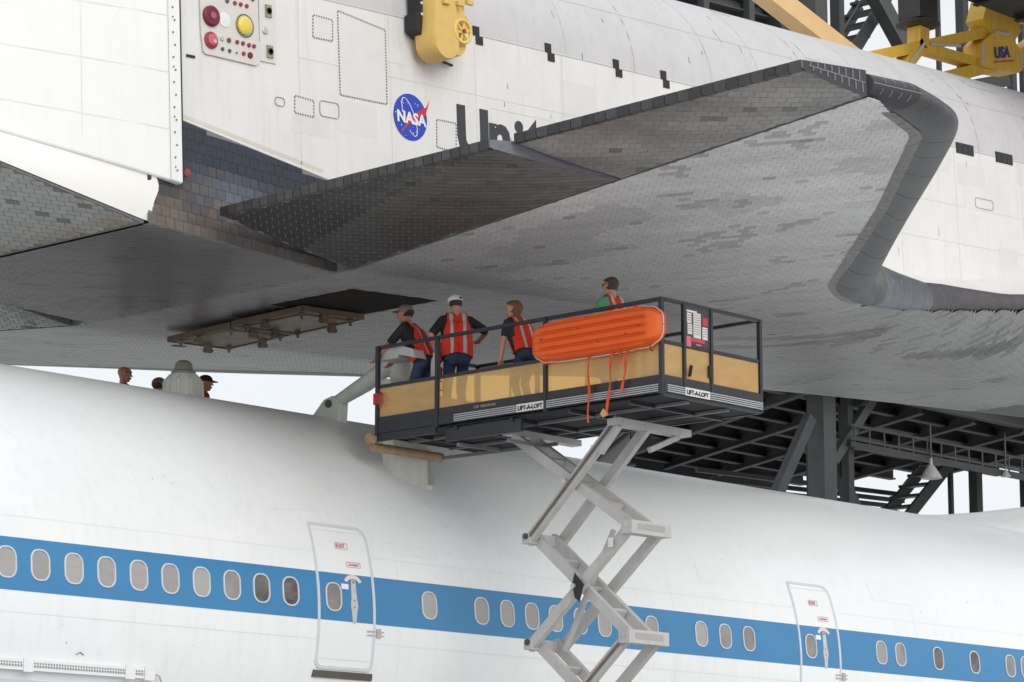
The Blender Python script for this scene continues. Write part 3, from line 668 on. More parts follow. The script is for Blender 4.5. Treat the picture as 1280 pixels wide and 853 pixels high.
q = MB()
for k in range(26):
    X, z = random.uniform(-1, 20), random.choice((random.uniform(6.7, 7.6), random.uniform(4.8, 5.6))); e = random.choice((.006, .008, .012)); q.disc(cp(X, zarc(z), .0), (0,-1,.2), e, .004, 6)
q.build('fastener_marks', M('fastener_grey', (.45,.45,.45), .6), jf, kind='stuff')
def ring_path(X, z, hx, hz, r, d, n=5):
    out = []
    for cx, cz, a0 in ((hx-r, hz-r, 0), (-hx+r, hz-r, 90), (-hx+r, -hz+r, 180), (hx-r, -hz+r, 270)):
        for k in range(n+1):
            t = R_(a0+90*k/n); out.append((X+cx+r*math.cos(t), z+cz+r*math.sin(t)))
    return [cp(x, zz, d) for x, zz in out]
win_frame = M('window_frame', (.62,.63,.64), .4, .05, 8)
def win(X, parent, shade, z=6.10):
    za_ = zarc(z); o = ring_path(X, za_, .145, .190, .121, .004); o2 = ring_path(X, za_, .144, .189, .120, .016); i2 = ring_path(X, za_, .126, .172, .106, .018); i0 = ring_path(X, za_, .124, .170, .104, .0045)
    m = MB(); m.loft([o, o2, i2, i0], True); fr = m.build('window', win_frame, parent, smooth=40)
    m = MB(); rows_ = []
    for k in range(13):
        v = -1+k/6; c_ = max(0, abs(v)*.1705-(.1705-.104)); hw_ = .1245-.104+math.sqrt(max(0, .104**2-c_*c_)); rows_.append([cp(X-hw_, za_+v*.1705, .0046), cp(X+hw_, za_+v*.1705, .0046)])
    m.loft(rows_, False)
    m.build('pane', shade, fr); return fr
SH = M('window_shade', (.34,.325,.315), .12, .10, 2.2, spec=.6, stretch=(1,1,6)); SHD = M('window_glass', (.11,.105,.10), .06, .8, 3, spec=.7); SHM = M('window_half', (.24,.225,.215), .10, .35, 2.5, spec=.6)
WX = [-.487,.01,.515,1.018,1.525,2.029,2.541,3.049,3.553,4.058,6.602,7.626,8.142,8.649,9.144,9.671,10.19,11.245,12.386,12.953,13.525,16.932,17.455,18.512,19.562,20.628,21.091]
for i, X in enumerate(WX):
    win(X, jet, SHD if i in (8, 9, 23, 24) else SHM if i in (7, 19, 20, 22, 25, 26) else M('window_shade_%d' % (i % 4), [(.36,.34,.33),(.31,.30,.295),(.38,.365,.345),(.33,.32,.32)][i % 4], .10, .06, 2.2, spec=.6, stretch=(1,1,6)))
# doors
seal = M('door_seal', (.63,.65,.675), .5, .05, 6); red_t = M('sign_red', srgb(196,72,76), .6)
def jdoor(X0, X1, z0, z1):
    m = MB(); cx, w2 = (X0+X1)/2, (X1-X0)/2; za0, za1 = zarc(z0), zarc(z1); hz = (za1-za0)/2; zc = (za0+za1)/2
    grid = [[cp(cx+w2*(k/4-.5)*1.9, zc+hz*(q/10-.5)*1.96, .005) for q in range(11)] for k in range(5)]
    m.loft(grid, False); d = m.build('door', M('door_white', (.83,.85,.855), .34, .02, 2), jet, smooth=True)
    m = MB(); pts = []
    for ax, az, a0 in ((w2-.16, hz-.16, 0), (-w2+.06, hz-.06, 90), (-w2+.10, -hz+.10, 180), (w2-.10, -hz+.10, 270)):
        r = {0:.16, 90:.06, 180:.10, 270:.10}[a0]
        for k in range(6): t = R_(a0+90*k/5); pts.append((cx+ax+r*math.cos(t), zc+az+r*math.sin(t)))
    full = []
    for k in range(len(pts)):
        a, b = pts[k], pts[(k+1) % len(pts)]; nn = max(1, int(abs(b[1]-a[1])/.15))
        for q in range(nn): full.append((lerp(a[0], b[0], q/nn), lerp(a[1], b[1], q/nn)))
    rings = [[cp(x, z, -.002) for x, z in full]]
    cen = (cx, zc); off = lambda s_: [(cx+(x-cx)*(1-s_/w2), zc+(z-zc)*(1-s_/hz)) for x, z in full]
    rings += [[cp(x, z, .014) for x, z in off(.004)], [cp(x, z, .014) for x, z in off(.042)], [cp(x, z, .004) for x, z in off(.048)]]
    m.loft(rings, True); m.build('door_seal', seal, d, smooth=50)
    strip(X0+.04, X1-.04, 5.777, 6.40, .0065, blue_jet, 'stripe', d, 6)
    for zz in (z1-.10, z0+.13): strip(X0+.04, X1-.04, zz, zz+.010, .0075, line_m, 'door_seam', d, 1)
    wf = win(X0+.285, d, SHM, 6.085)
    wf.data.transform(Matrix.Translation((0,-.006,0)))
    for c_ in wf.children: c_.data.transform(Matrix.Translation((0,-.006,0)))
    # handle and its arc
    hx = X0+.66; m = MB(); prof = [(6.33,.035),(6.27,.042),(6.08,.05),(6.03,.062),(5.98,.066),(5.92,.05),(5.80,.034),(5.76,.02)]
    m.loft([[cp(hx-.03*(6.3-z)/.5*0-w_, zarc(z), .012) for z, w_ in prof], [cp(hx+w_, zarc(z), .012) for z, w_ in prof]], False)
    m.loft([[cp(hx-w_, zarc(z), .007) for z, w_ in prof], [cp(hx-w_, zarc(z), .012) for z, w_ in prof]], False); m.loft([[cp(hx+w_, zarc(z), .007) for z, w_ in prof], [cp(hx+w_, zarc(z), .012) for z, w_ in prof]], False)
    h_ = m.build('handle', M('handle_metal', (.55,.55,.53), .4, .15, 10), d)
    m = MB(); m.loft([[cp(hx+.17*math.cos(t), zarc(6.27)+.13*math.sin(t), .0085), cp(hx+.115*math.cos(t), zarc(6.27)+.075*math.sin(t), .0085)] for t in [R_(20+14*k) for k in range(11)]], False); m.build('handle_arc', M('arc_pink', srgb(232,205,205), .5), d)
    m = MB()
    for zz, rr_ in ((6.30, .018), (6.06, .012), (5.97, .012)): m.disc(cp(hx, zarc(zz), .012), (0,-1,0), rr_, .004, 10)
    m.build('handle_screws', M('screw', (.2,.2,.22), .4), h_, kind='stuff')
    strip(hx-.22, hx-.09, 6.20, 6.27, .0085, M('placard_white', (.8,.8,.8), .5), 'placard', d, 1)
    up = Vector((0, .25, .97)); up2 = Vector((0, .36, .93))
    put_text('EXIT', .078, cp(X0+.445, zarc(6.75), .012), (1,0,0), up2, red_t, d)
    m = MB()
    for (ax, az, bx, bz) in ((X0+.43, 6.735, X0+.645, 6.735), (X0+.43, 6.815, X0+.645, 6.815), (X0+.43, 6.735, X0+.43, 6.815), (X0+.645, 6.735, X0+.645, 6.815), (X0+.58, 6.50, X0+.83, 6.50), (X0+.58, 6.565, X0+.83, 6.565), (X0+.58, 6.50, X0+.58, 6.565), (X0+.83, 6.50, X0+.83, 6.565)):
        m.bar(cp(ax, zarc(az), .010), cp(bx, zarc(bz),   .010), .004, .004)
    m.build('sign_outline', M('sign_red_pale', srgb(205,110,110), .6), d)
    put_text('CAUTION', .04, cp(X0+.61, zarc(6.518), .012), (1,0,0), up, red_t, d)
    # dark sill
    m = MB(); m.prism([cp(X0+.0, zarc(z0-.02), .0), cp(X1-.0, zarc(z0-.02), .0), cp(X1+.01, zarc(z0-.11), 0), cp(X0-.01, zarc(z0-.11), 0)], (0,-.03,0)); m.build('door_sill', M('sill_brown', (.10,.09,.08), .7, .2, 8), d)
    # hinge marks
    m = MB()
    for zz in (5.68, 5.63): m.bar(cp(X1-.16, zarc(zz), .024), cp(X1+.16, zarc(zz), .006), .012, .012)
    m.box((X1+.02, -3.262, 5.60), (X1+.10, -3.235, 5.72)); m.build('hinge', seam_m, d)
jdoor(4.53, 5.58, 5.15, 7.06); jdoor(14.78, 15.84, 5.15, 7.09)
# lower left cargo rail with a row of slots
m = MB(); rail = M('rail_white', (.79,.80,.80), .5, .05, 5)
m.box((-3.2,-3.20,4.86),(1.86,-3.10,4.99)); rl = m.build('cargo_rail', rail, jet)
m = MB()
for k in range(62):
    X = -.7+k*.041
    m.box((X, -3.208, 4.935), (X+.02, -3.2005, 4.955)); m.box((X, -3.208, 4.898), (X+.024, -3.2005, 4.922))
m.build('slot', M('slot_dark', (.3,.3,.3), .6), rl, kind='stuff')
for X in (-.1, 1.45, 1.75): MB().box((X-.07,-3.222,4.84),(X+.07,-3.201,5.005)).build('bracket', rail, rl)
m = MB(); m.tube([(1.86,-3.16,4.93),(1.95,-3.18,4.90),(2.0,-3.17,4.78),(2.0,-3.08,4.4)], .012, 6); m.build('cable', seam_m, rl)
m = MB(); m.prism([(-4,-3.0,4.80),(1.4,-3.0,4.68),(1.2,-4.2,4.62),(-4,-4.2,4.70)], (0,0,-.25)); m.build('wing_fillet', M('fillet_grey', (.5,.51,.54), .5), jet)
m = MB(); m.bar(cp(.64, zarc(5.09), .006), cp(.70, zarc(5.12), .006), .012, .008); m.bar(cp(.76, zarc(5.09), .006), cp(.70, zarc(5.12), .006), .012, .008); m.build('step_mark', M('screw', (.2,.2,.22)), jet)
# faint maintenance marks on the shoulder
for X0, z0, X1, z1 in ((3.98,7.17,6.2,7.36),(6.9,7.5,8.0,7.36),(5.9,6.9,7.2,6.86)):
    MB().bar(cp(X0, zarc(z0), .002), cp(X1, zarc(z1), .002), .006, .006).build('scratch', line_m, jf)
# support: starboard pylon, lateral brace, aft socket
pyl = M('pylon_white', (.66,.67,.62), .5, .06, 4, streak=.12)
m = MB(); m.loft([[(6.66,-2.28,z),(6.70,-2.40+dy,z),(7.22,-2.52+dy,z),(7.34,-2.50+dy,z),(7.38,-2.36,z),(7.2,-2.1,z),(6.8,-2.05,z)] for z, dy in ((7.6,-.08),(8.3,-.05),(8.9,0),(9.3,.02))], True, True); pyo = m.build('support_pylon', pyl, jet)
m = MB(); m.tube([(7.0,-2.3,9.25),(6.98,-2.3,9.5),(6.97,-2.3,9.66),(6.97,-2.3,9.74)], [.16,.15,.11,.04], 14); m.build('strut', pyl, pyo, smooth=30)
m = MB(); m.tube([(7.30,-2.54,8.25),(7.31,-2.58,8.05),(7.33,-2.60,7.88)], [.02,.02,.03], 8); m.bar((7.28,-2.56,8.3),(7.30,-2.60,7.86),.05,.05); m.build('pylon_bracket', M('bracket_grey', (.4,.4,.38), .6), pyo)
m = MB(); m.tube([(7.0,-.95,9.14),(7.0,-1.6,9.36),(7.0,-2.15,9.60)], [.085,.12,.12], 14); br = m.build('brace', pyl, jet, smooth=30)
m = MB(); m.prism([(6.90,-.55,8.93),(6.90,-.85,9.20),(6.90,-1.02,9.24),(6.90,-1.14,9.16),(6.90,-1.12,8.85)], (.2,0,0)); m.build('clevis', pyl, br)
m = MB(); m.disc((6.895,-.96,9.13), (-1,0,0), .055, .03, 14); m.build('pin', M('pin_dark', (.08,.08,.08), .5), br)
m = MB(); m.lathe((5.40,.45,8.75), (0,0,1), [(0,.27),(.62,.27),(.76,.21),(.79,.16)], 20); skt = m.build('strut_socket', pyl, jet, smooth=30)
for k in range(10):
    t = 2*math.pi*k/10; c, sn = math.cos(t), math.sin(t); R3 = lambda r, z: (5.40+r*c-.02*sn, .45+r*sn+.02*c, z)
    MB().prism([R3(.20,9.2),R3(.295,9.2),R3(.285,9.42),R3(.2,9.52)], (.04*sn, -.04*c, 0)).build('rib', pyl, skt)
m = MB(); m.lathe((5.40,.45,9.53), (0,0,1), [(0,.17),(.03,.18),(.05,.135),(.11,.13),(.16,.11),(.19,.07),(.205,.0)], 18); m.build('dome', M('dome_olive', (.23,.235,.19), .6, .1, 6), skt, smooth=30)
m = MB(); m.prism([(6.0,.3,8.95),(6.35,.3,9.02),(6.75,.3,9.04),(6.8,.3,8.95)], (0,.2,0)); m.build('deck_fairing', pyl, jet)

# ================================================================== SCISSOR LIFT
XA, XB, YA, YB = 6.04, 8.0, -7.79, -2.81
lift = thing('scissor_lift', 'grey scissor lift with black railed platform and amber side panels', 'scissor lift', (7.0, -5.8, 0))
DK = 8.50
m = MB(); m.box((XA+.035,YA+.035,8.43),(XB-.035,YB-.035,DK)); m.build('deck', M('deck_black', (.012,.012,.013), .8), lift)
band_l = M('band_light', (.42,.43,.44), .5); band_d = M('band_dark', (.03,.03,.035), .5); sign_w = M('sign_white', (.72,.72,.70), .5)
# long side frame and short side frame: toe boards, striped band, lower lip
for nm, a, b in (('long', (XA,YA,0), (XA,YB,0)), ('far', (XB,YA,0), (XB,YB,0)), ('end', (XA,YA,0), (XB,YA,0)), ('back', (XA,YB,0), (XB,YB,0))):
    for z0, z1, w_, mt, n_ in ((8.525,8.625,.05,dark_paint,'toe_board'), (8.405,8.522,.06,dark_paint,'rim_channel'), (8.365,8.402,.04,dark_paint,'lower_lip')):
        if n_ == 'lower_lip' and nm == 'long': continue
        MB().bar((a[0],a[1],(z0+z1)/2), (b[0],b[1],(z0+z1)/2), w_, z1-z0).build(n_, mt, lift)
MB().box((XA-.02,-3.9,8.30),(XA+.03,YB,8.40)).build('end_frame', dark_paint, lift)
for z in (8.424, 8.450, 8.476, 8.502):
    MB().box((XA-.037,-7.75,z-.007),(XA-.0305,-4.25,z+.007)).build('band_stripe', band_l, lift); MB().box((XA+.06,YA-.037,z-.007),(XB+.02,YA-.0305,z+.007)).build('band_stripe', band_l, lift)
MB().box((XA-.045,-5.84,8.41),(XA-.038,-5.38,8.512)).build('name_plate', sign_w, lift)
put_text('LIFT-A-LOFT', .078, (XA-.047,-5.40,8.43), (0,-1,0), (0,0,1), black_m, lift, bold=.003)
MB().box((XA+.40,YA-.045,8.41),(XA+.88,YA-.038,8.512)).build('name_plate', sign_w, lift)
put_text('LIFT-A-LOFT', .078, (XA+.42,YA-.047,8.43), (1,0,0), (0,0,1), black_m, lift, bold=.003)
put_text('CAP. 1000-000-000', .05, (XA-.027,-4.6,8.55), (0,-1,0), (0,0,1), M('stencil_grey', (.35,.35,.36), .6), lift)
def post(x, y, z0=8.38, z1=9.60, s=.052): return MB().box((x-s/2,y-s/2,z0),(x+s/2,y+s/2,z1)).build('post', dark_paint, lift)
for y in (YA, -5.86, -3.93, YB): post(XA-.012, y, 8.38, 9.605); post(XB+.012, y)
for x in (XA+.41, XA+.95): post(x, YA-.012, 8.45, 9.58, .045)
post(XA+.98, YB+.012)
for z in (9.585, 9.045):
    for x in (XA, XB): MB().bar((x,YA+.03,z),(x,YB-.03,z),.045,.045).build('rail', dark_paint, lift)
    for y in (YA, YB): MB().bar((XA+.03,y,z+.001),(XB-.03,y,z+.001),.043,.043).build('rail', dark_paint, lift)
amb = bpy.data.materials.new('amber_panel'); amb.use_nodes = True; n = amb.node_tree.nodes; L = amb.node_tree.links; b = n['Principled BSDF']
b.inputs['Base Color'].default_value = (.82,.59,.28,1); b.inputs['Roughness'].default_value = .12; b.inputs['Specular IOR Level'].default_value = .5
tr = n.new('ShaderNodeBsdfTransparent'); tr.inputs[0].default_value = (.96,.74,.38,1); mx = n.new('ShaderNodeMixShader')
nz = n.new('ShaderNodeTexNoise'); nz.inputs['Scale'].default_value = 2.5; nz.inputs['Detail'].default_value = 5; tcn_ = n.new('ShaderNodeTexCoord'); mpn = n.new('ShaderNodeMapping'); mpn.inputs['Scale'].default_value = (1,1,3); L.new(tcn_.outputs['Object'], mpn.inputs[0]); L.new(mpn.outputs[0], nz.inputs['Vector'])
mrn = n.new('ShaderNodeMapRange'); mrn.inputs[3].default_value = .36; mrn.inputs[4].default_value = .56; L.new(nz.outputs[0], mrn.inputs[0]); L.new(mrn.outputs[0], mx.inputs[0])
L.new(tr.outputs[0], mx.inputs[1]); L.new(b.outputs[0], mx.inputs[2]); L.new(mx.outputs[0], n['Material Output'].inputs[0])
def pane(a, b_): return MB().box(a, b_).build('amber_panel', amb, lift)
for y0, y1 in ((YA+.03,-5.89),(-5.83,-3.96),(-3.90,YB-.03)):
    pane((XA-.004,y0,8.63),(XA+.004,y1,9.022)); pane((XB-.004,y0,8.63),(XB+.004,y1,9.022))
for y0, y1 in ((YA+.03,-5.89),(-5.83,-3.96)):
    for k in (1, 2): yy = lerp(y0, y1, k/3); MB().box((XA+.02,yy-.012,8.63),(XA+.035,yy+.012,9.02)).build('panel_stiffener', M('amber_edge', (.40,.22,.06), .4), lift)
for x0, x1 in ((XA+.03,XA+.385),(XA+.435,XA+.925),(XA+.975,XB-.03)): pane((x0,YA-.004,8.63),(x1,YA+.004,9.022))
pane((XA+.03,YB-.004,8.63),(XB-.03,YB+.004,9.022))
# gate with control placards
MB().box((XA+.435,YA-.02,9.07),(XA+.925,YA-.012,9.56)).build('gate_board', M('gate_grey', (.05,.052,.06), .5, .1, 5), lift)
pk = M('placard_pink', srgb(214,110,130), .5); pr = M('placard_red', srgb(196,62,84), .5)
for x, z, w_, h_, mt in ((.56,9.50,.20,.026,sign_w),(.51,9.41,.09,.13,sign_w),(.665,9.33,.145,.32,sign_w),(.825,9.40,.10,.10,pr),(.52,9.27,.09,.13,sign_w),(.82,9.25,.10,.16,sign_w),(.68,9.14,.27,.05,pr),(.495,9.11,.09,.13,pk),(.69,9.085,.10,.022,pk)):
    MB().box((XA+x-w_/2,YA-.026,z-h_/2),(XA+x+w_/2,YA-.0205,z+h_/2)).build('placard', mt, lift)
    if h_ > .09 and mt is sign_w:
        q = MB()
        for k in range(int(h_/.03)-1): q.box((XA+x-w_*.4,YA-.0275,z+h_/2-.03*(k+1)-.004),(XA+x+w_*.4,YA-.0265,z+h_/2-.03*(k+1)+.004))
        q.build('print_lines', M('print_grey', (.3,.22,.24), .6), lift, kind='stuff')
for p, q_ in (((XA+.50,YA-.03,8.66),(XA+.50,YA-.06,8.80)), ((XA+.90,YA-.02,8.70),(XA+.90,YA-.03,8.85))): MB().bar(p, q_, .03, .03).build('latch', black_m, lift)
q = MB(); q.tube([(XA-.04,YB-.1,8.95),(XA-.08,YB-.1,8.90),(XA-.05,YB-.09,8.75)], .02, 6); q.box((XA-.06,YB-.06,8.80),(XA-.04,YB+.04,8.95)); q.build('red_tag', M('tag_red', srgb(176,50,60), .6), lift)
for y, z in ((-4.02, 8.98), (-7.66, 9.06)): MB().tube([(XA-.03,y,z),(XA-.07,y,z),(XA-.07,y,z-.12),(XA-.03,y,z-.12)], .009, 6).build('pull_handle', dark_paint, lift)
# underframe
for y in (-7.2,-6.2,-5.2,-4.2,-3.3): MB().bar((XA+.05,y,8.35),(XB-.05,y,8.35),.05,.045).build('cross_member', dark_paint, lift)
MB().box((XA+.04,YA+.04,8.375),(XB-.04,YB-.04,8.395)).build('pan', M('pan_black', (.01,.01,.011), .8), lift)
for x in (6.6, 7.4): MB().bar((x,YA+.05,8.35),(x,YB-.05,8.35),.06,.035).build('runner', M('runner_grey', (.16,.16,.16), .5), lift)
MB().bar((XA+.10,-5.35,8.27),(XA+.10,-4.0,8.27),.05,.17).build('slide_box', dark_paint, lift)
for a, b_ in (((XA+.1,-5.1,8.09),(XA+.9,-5.0,8.12)),((XA+.1,-4.2,8.13),(XA+.9,-4.2,8.15)),((XA+.95,-5.2,8.13),(XA+.95,-3.1,8.15))): MB().bar(a, b_, .04, .045).build('stay', M('runner_grey', (.3,.3,.3)), lift)
for p, q_ in (((XA+.0,-2.70,8.24),(XA+1.35,-2.70,8.24)),): MB().tube([p, q_], .062, 14).build('bumper_roller', M('roller_tan', (.36,.235,.125), .7, .25, 6), lift, smooth=30)
MB().tube([(XA-.10,-2.73,8.34),(XA-.02,-2.73,8.34)], [.075,.075], 14).build('bumper_roller', M('roller_tan', (.36,.235,.125)), lift, smooth=30)
# scissor arms: two stacked frames seen, more below down to the chassis
XN, XF = 6.62, 7.22
nodes = [(8.21, -6.53, -4.73), (6.86, -6.75, -5.07), (5.48, -6.70, -5.10), (4.10, -6.70, -5.10), (2.72, -6.70, -5.10), (1.45, -6.70, -5.10)]
def arm(x, p, q_, w_, h_, name='scissor_arm', mat=None):
    a, b_ = Vector((x, p[0], p[1])), Vector((x, q_[0], q_[1])); d = (b_-a).normalized()*.08
    return MB().bar(a-d, b_+d, w_, h_, (1,0,0)).build(name, mat or grey_arm, lift)
groove = M('arm_groove', (.17,.13,.11), .7, .2, 8)
for k in range(len(nodes)-1):
    (z1, r1, l1_), (z0, r0, l0) = nodes[k], nodes[k+1]
    for x, s_ in ((XN, -1), (XF, 1)):
        o = arm(x-s_*.0, (l0, z0), (r1, z1), .13, .085)
        if s_ < 0 and k % 2 == 0 or (s_ < 0 and k == 1 and False):
            a, b_ = Vector((x-.058, l0, z0)), Vector((x-.058, r1, z1)); MB().bar(a, b_, .03, .02, (1,0,0)).build('arm_groove', groove, lift)
    for x in (XN+.115, XF-.115): arm(x, (r0, z0), (l1_, z1), .13, .085)
    mid = Vector(((XN+XF)/2, (r0+l1_)/2, (z0+z1)/2)); MB().tube([mid-Vector((.42,0,0)), mid+Vector((.42,0,0))], .035, 10).build('pivot', metal_l, lift)
    for t in (.25, .75):
        c = Vector((0, lerp(r0, l1_, t), lerp(z0, z1, t))); MB().bar((XN+.17,c.y,c.z),(XF-.17,c.y,c.z),.10,.06,(0,l1_-r0,z1-z0)).build('cross_tie', grey_arm, lift)
    if k > 0:
        MB().box((XN-.09,r1-.11,z1-.085),(XF+.09,r1+.07,z1+.085)).build('end_block', grey_arm, lift); MB().box((XN+.03,r1-.1145,z1-.03),(XF-.03,r1-.1105,z1+.05)).build('block_recess', M('recess_grey', (.38,.38,.37), .6), lift)
        MB().box((XN-.07,l1_-.03,z1-.075),(XF+.07,l1_+.10,z1+.06)).build('end_block', grey_arm, lift); MB().disc((XN-.0905,r1-.02,z1+.02),(-1,0,0),.03,.012,10).build('pivot_pin', metal_l, lift)
        MB().disc((XN-.0705,l1_+.03,z1+.02),(-1,0,0),.04,.02,16).build('roller', M('roller_dark', (.06,.06,.06), .5), lift)
MB().box((XN-.10,-6.67,8.18),(7.98,-6.47,8.27)).build('top_beam', grey_arm, lift); MB().box((XN-.12,-4.83,8.24),(7.9,-4.66,8.32)).build('top_beam', grey_arm, lift)
for p, q_ in (((XF+.1,-6.5,7.95),(XF+.62,-6.55,8.17)),): MB().bar(p, q_, .06, .07).build('gusset_arm', grey_arm, lift)
MB().bar((XN-.03,-6.62,8.17),(XN-.03,-6.3,7.85),.05,.08,(1,0,0)).build('gusset_arm', grey_arm, lift)
MB().box((XN-.095,-6.55,6.62),(XN-.09,-6.47,6.74)).build('label', sign_w, lift)
MB().prism([(XN-.085,-6.05,6.18),(XN-.085,-5.9,6.34),(XN-.085,-5.86,6.2),(XN-.085,-5.9,6.02),(XN-.085,-5.98,5.96)], (-.01,0,0)).build('hose_guard', black_m, lift)
MB().tube([(6.95,-5.35,5.4),(6.95,-6.2,6.9)], [.045,.035], 10).build('hydraulic_ram', grey_arm, lift)
# chassis on the apron
MB().box((6.0,-8.6,.75),(8.0,-2.6,1.35)).build('chassis', dark_paint, lift)
for x in (6.1, 7.9):
    for y in (-7.8, -3.4): MB().disc((x-.15,y,.45),(1,0,0),.45,.3,20).build('wheel', black_m, lift)

# ================================================================== RESCUE LITTER hung on the rail
lit = thing('rescue_litter', 'orange plastic rescue litter with white rope hung on the lift railing', 'stretcher', (XA-.06, -6.8, 8.95))
cen = Vector((XA-.045, -6.78, 9.245)); LH, WHH, DP = 1.09, .265, .17; tl = R_(-.6)
def lp(u, v, d):     # u along (-Y = towards the near end), v up
    wv = WHH*(1-.05*max(0, -u)); L_ = LH
    return cen+Vector((-d, -u*L_*math.cos(tl), u*L_*math.sin(tl)*0+v*wv))
def dep(u, v):
    f = lambda t, p: max(0, 1-abs(t)**p); e = min(1, 2.6*(1-max(abs(u)**3.2, abs(v)**4, ((abs(u)**5+abs(v)**5)/1.05)))) ; e = max(0, e)
    base = DP*(e**.6); ku = max(0, min(1, (.86-abs(u))/.10)); rib_ = .045*ku*max(0, math.cos(v*math.pi*5.0))**1.2 if abs(v) < .9 else 0
    return base-rib_*(1 if e > .5 else 0)
m = MB(); nu, nv = 70, 60; rows = []
def sq(u, v):   # round the corners of the plan
    k = 1-.10*(abs(u)**6)*(abs(v)**2); return u*(1-.05*abs(v)**4*abs(u)**2), v*(1-.30*abs(u)**12)
for i in range(nu+1):
    r = []
    for j in range(nv+1):
        u, v = i/nu*2-1, j/nv*2-1; a, b_ = sq(u, v); r.append(lp(a, b_, dep(u, v)))
    rows.append(r)
m.loft(rows, False); m.build('shell', M('litter_orange', srgb(232,98,30), .45, .06, 5, spec=.4), lit, smooth=True)
rim = []
for k in range(121):
    t = 2*math.pi*k/120; c, s_ = math.cos(t), math.sin(t); u = math.copysign(abs(c)**.28, c); v = math.copysign(abs(s_)**.28, s_); u = max(-1, min(1, u)); v = max(-1, min(1, v)); a, b_ = sq(u, v); rim.append(lp(a*1.0, b_*1.0, .0))
m = MB(); m.tube(rim, .017, 8, False); m.build('rim', M('litter_rim', srgb(214,80,22), .5), lit, smooth=True)
m = MB(); m.tube([p+Vector((-.020, 0, (-.012 if p.z < cen.z else .012)*abs(math.sin(k*.30)))) for k, p in enumerate(rim)], .0085, 6, False); m.build('rope', M('rope_white', (.66,.62,.55), .8, .15, 30), lit, smooth=True)
strap_m = M('strap_orange', srgb(228,84,40), .7, .1, 10)
for k in range(9):
    u = -.8+.2*k; p = lp(u, -.97, .0); MB().box((p.x-.026,p.y-.04,p.z-.02),(p.x+.02,p.y+.04,p.z+.02)).build('grip', strap_m, lit)
    if k in (2, 5, 7): p = lp(u, .97, .0); MB().box((p.x-.04,p.y-.04,p.z-.02),(p.x+.02,p.y+.04,p.z+.03)).build('grip', strap_m, lit)
random.seed(8)
for y, zb, w_, sw_ in ((-6.66,8.13,.045,.02),(-7.05,8.20,.05,.10),(-7.30,8.45,.05,.10),(-7.18,8.82,.05,.0)):
    m = MB(); rr = []
    for k in range(13):
        t = k/12; z = lerp(8.98, zb, t); yy = y+sw_*t+.012*math.sin(t*9); ww = w_*(1-.45*t)*(1+.35*math.sin(t*9+y*7)); rr.append([(XA-.085-.01*math.sin(t*5), yy-ww/2, z), (XA-.08, yy+ww/2, z+.01)])
    m.loft(rr, False); m.loft([[(p[0]-.004, p[1], p[2]) if isinstance(p, tuple) else p for p in r] for r in rr], False); m.build('strap', strap_m, lit)
MB().prism([(XA-.09,-6.91,8.28),(XA-.09,-6.98,8.20),(XA-.09,-6.90,8.17),(XA-.09,-6.86,8.22)], (-.02,0,0)).build('buckle', M('buckle_tan', srgb(216,160,110), .6), lit)
# small discs on the shell
q = MB()
for u, v in ((.72,.05),(.55,-.3),(-.75,.1),(-.2,.35),(.1,-.45)): p = lp(u, v, dep(u, v)+.001); q.disc(p, (-1,0,0), .012, .004, 8)
q.build('rivet', black_m, lit, kind='stuff')

# ================================================================== SLING AND HOIST
sling = thing('lifting_sling', 'yellow welded lifting sling frame above the shuttle cargo doors', 'lifting sling', (24, 0, 16.9))
def ybar(x0, z0, x1, z1, th, dp=.34, y=0, name='beam', mat=yellow): return MB().bar((x0,y,z0),(x1,y,z1),dp,th).build(name, mat, sling)
ybar(20.9,17.30,25.3,18.80,.21,.28); ybar(23.2,17.35,27.6,18.93,.24,.30); ybar(23.15,18.05,25.4,18.14,.19,.26)
ybar(23.12,18.02,23.14,18.42,.30,.30,0,'beam_post'); ybar(23.12,18.10,22.35,17.35,.24,.30); ybar(27.9,19.5,26.1,18.35,.24,.32)
m = MB(); m.prism([(25.05,-.2,19.0),(25.25,-.2,19.45),(25.7,-.2,19.65),(26.15,-.2,19.5),(26.4,-.2,19.05),(25.95,-.2,18.6),(25.5,-.2,18.6)], (0,.4,0)); m.build('hub_plate', yellow, sling)
m = MB(); m.prism([(24.9,-.24,18.0),(25.0,-.24,18.5),(25.35,-.24,18.78),(25.95,-.24,18.85),(26.25,-.24,18.65),(26.35,-.24,18.25),(26.2,-.24,18.15)], (0,.48,0)); hp = m.build('joint_plate', yellow, sling)
tape = M('joint_tape', (.5,.45,.4), .7, .1, 8)
for x0, z0, x1, z1 in ((24.92,18.02,24.98,18.48),(26.22,18.62,26.32,18.28),(25.38,18.79,25.92,18.86)): MB().bar((x0,-.25,z0),(x1,-.25,z1),.02,.06).build('tape', tape, sling)
MB().bar((23.3,-.17,18.12),(24.3,-.17,18.30),.02,.06).build('tape', tape, sling); MB().bar((23.1,-.17,18.1),(22.6,-.17,17.6),.02,.06).build('tape', tape, sling)
put_text('USA', .30, (25.33,-.26,18.26), (1,0,.26), (0,0,1), M('sling_blue', srgb(30,62,140), .5), sling, bold=.012)
MB().bar((25.3,-.255,18.17),(26.0,-.255,18.35),.01,.025).build('red_rule', M('sling_red', srgb(190,60,40), .5), sling)
MB().bar((25.5,0,19.5),(26.6,0,19.35),.5,.2).build('hub_beam', yellow, sling)
MB().tube([(27.0,-.2,18.0),(27.0,-.2,19.4)], .015, 6).build('hanger_cable', M('cable_dark', (.05,.05,.05), .5), sling)
tb = MB().bar((17.6,.1,18.35),(21.45,.1,17.30),.35,.36).build('strongback', tan_beam, None, label='pale tan diagonal beam resting over the shuttle top, left of the yellow frame', cat='beam')
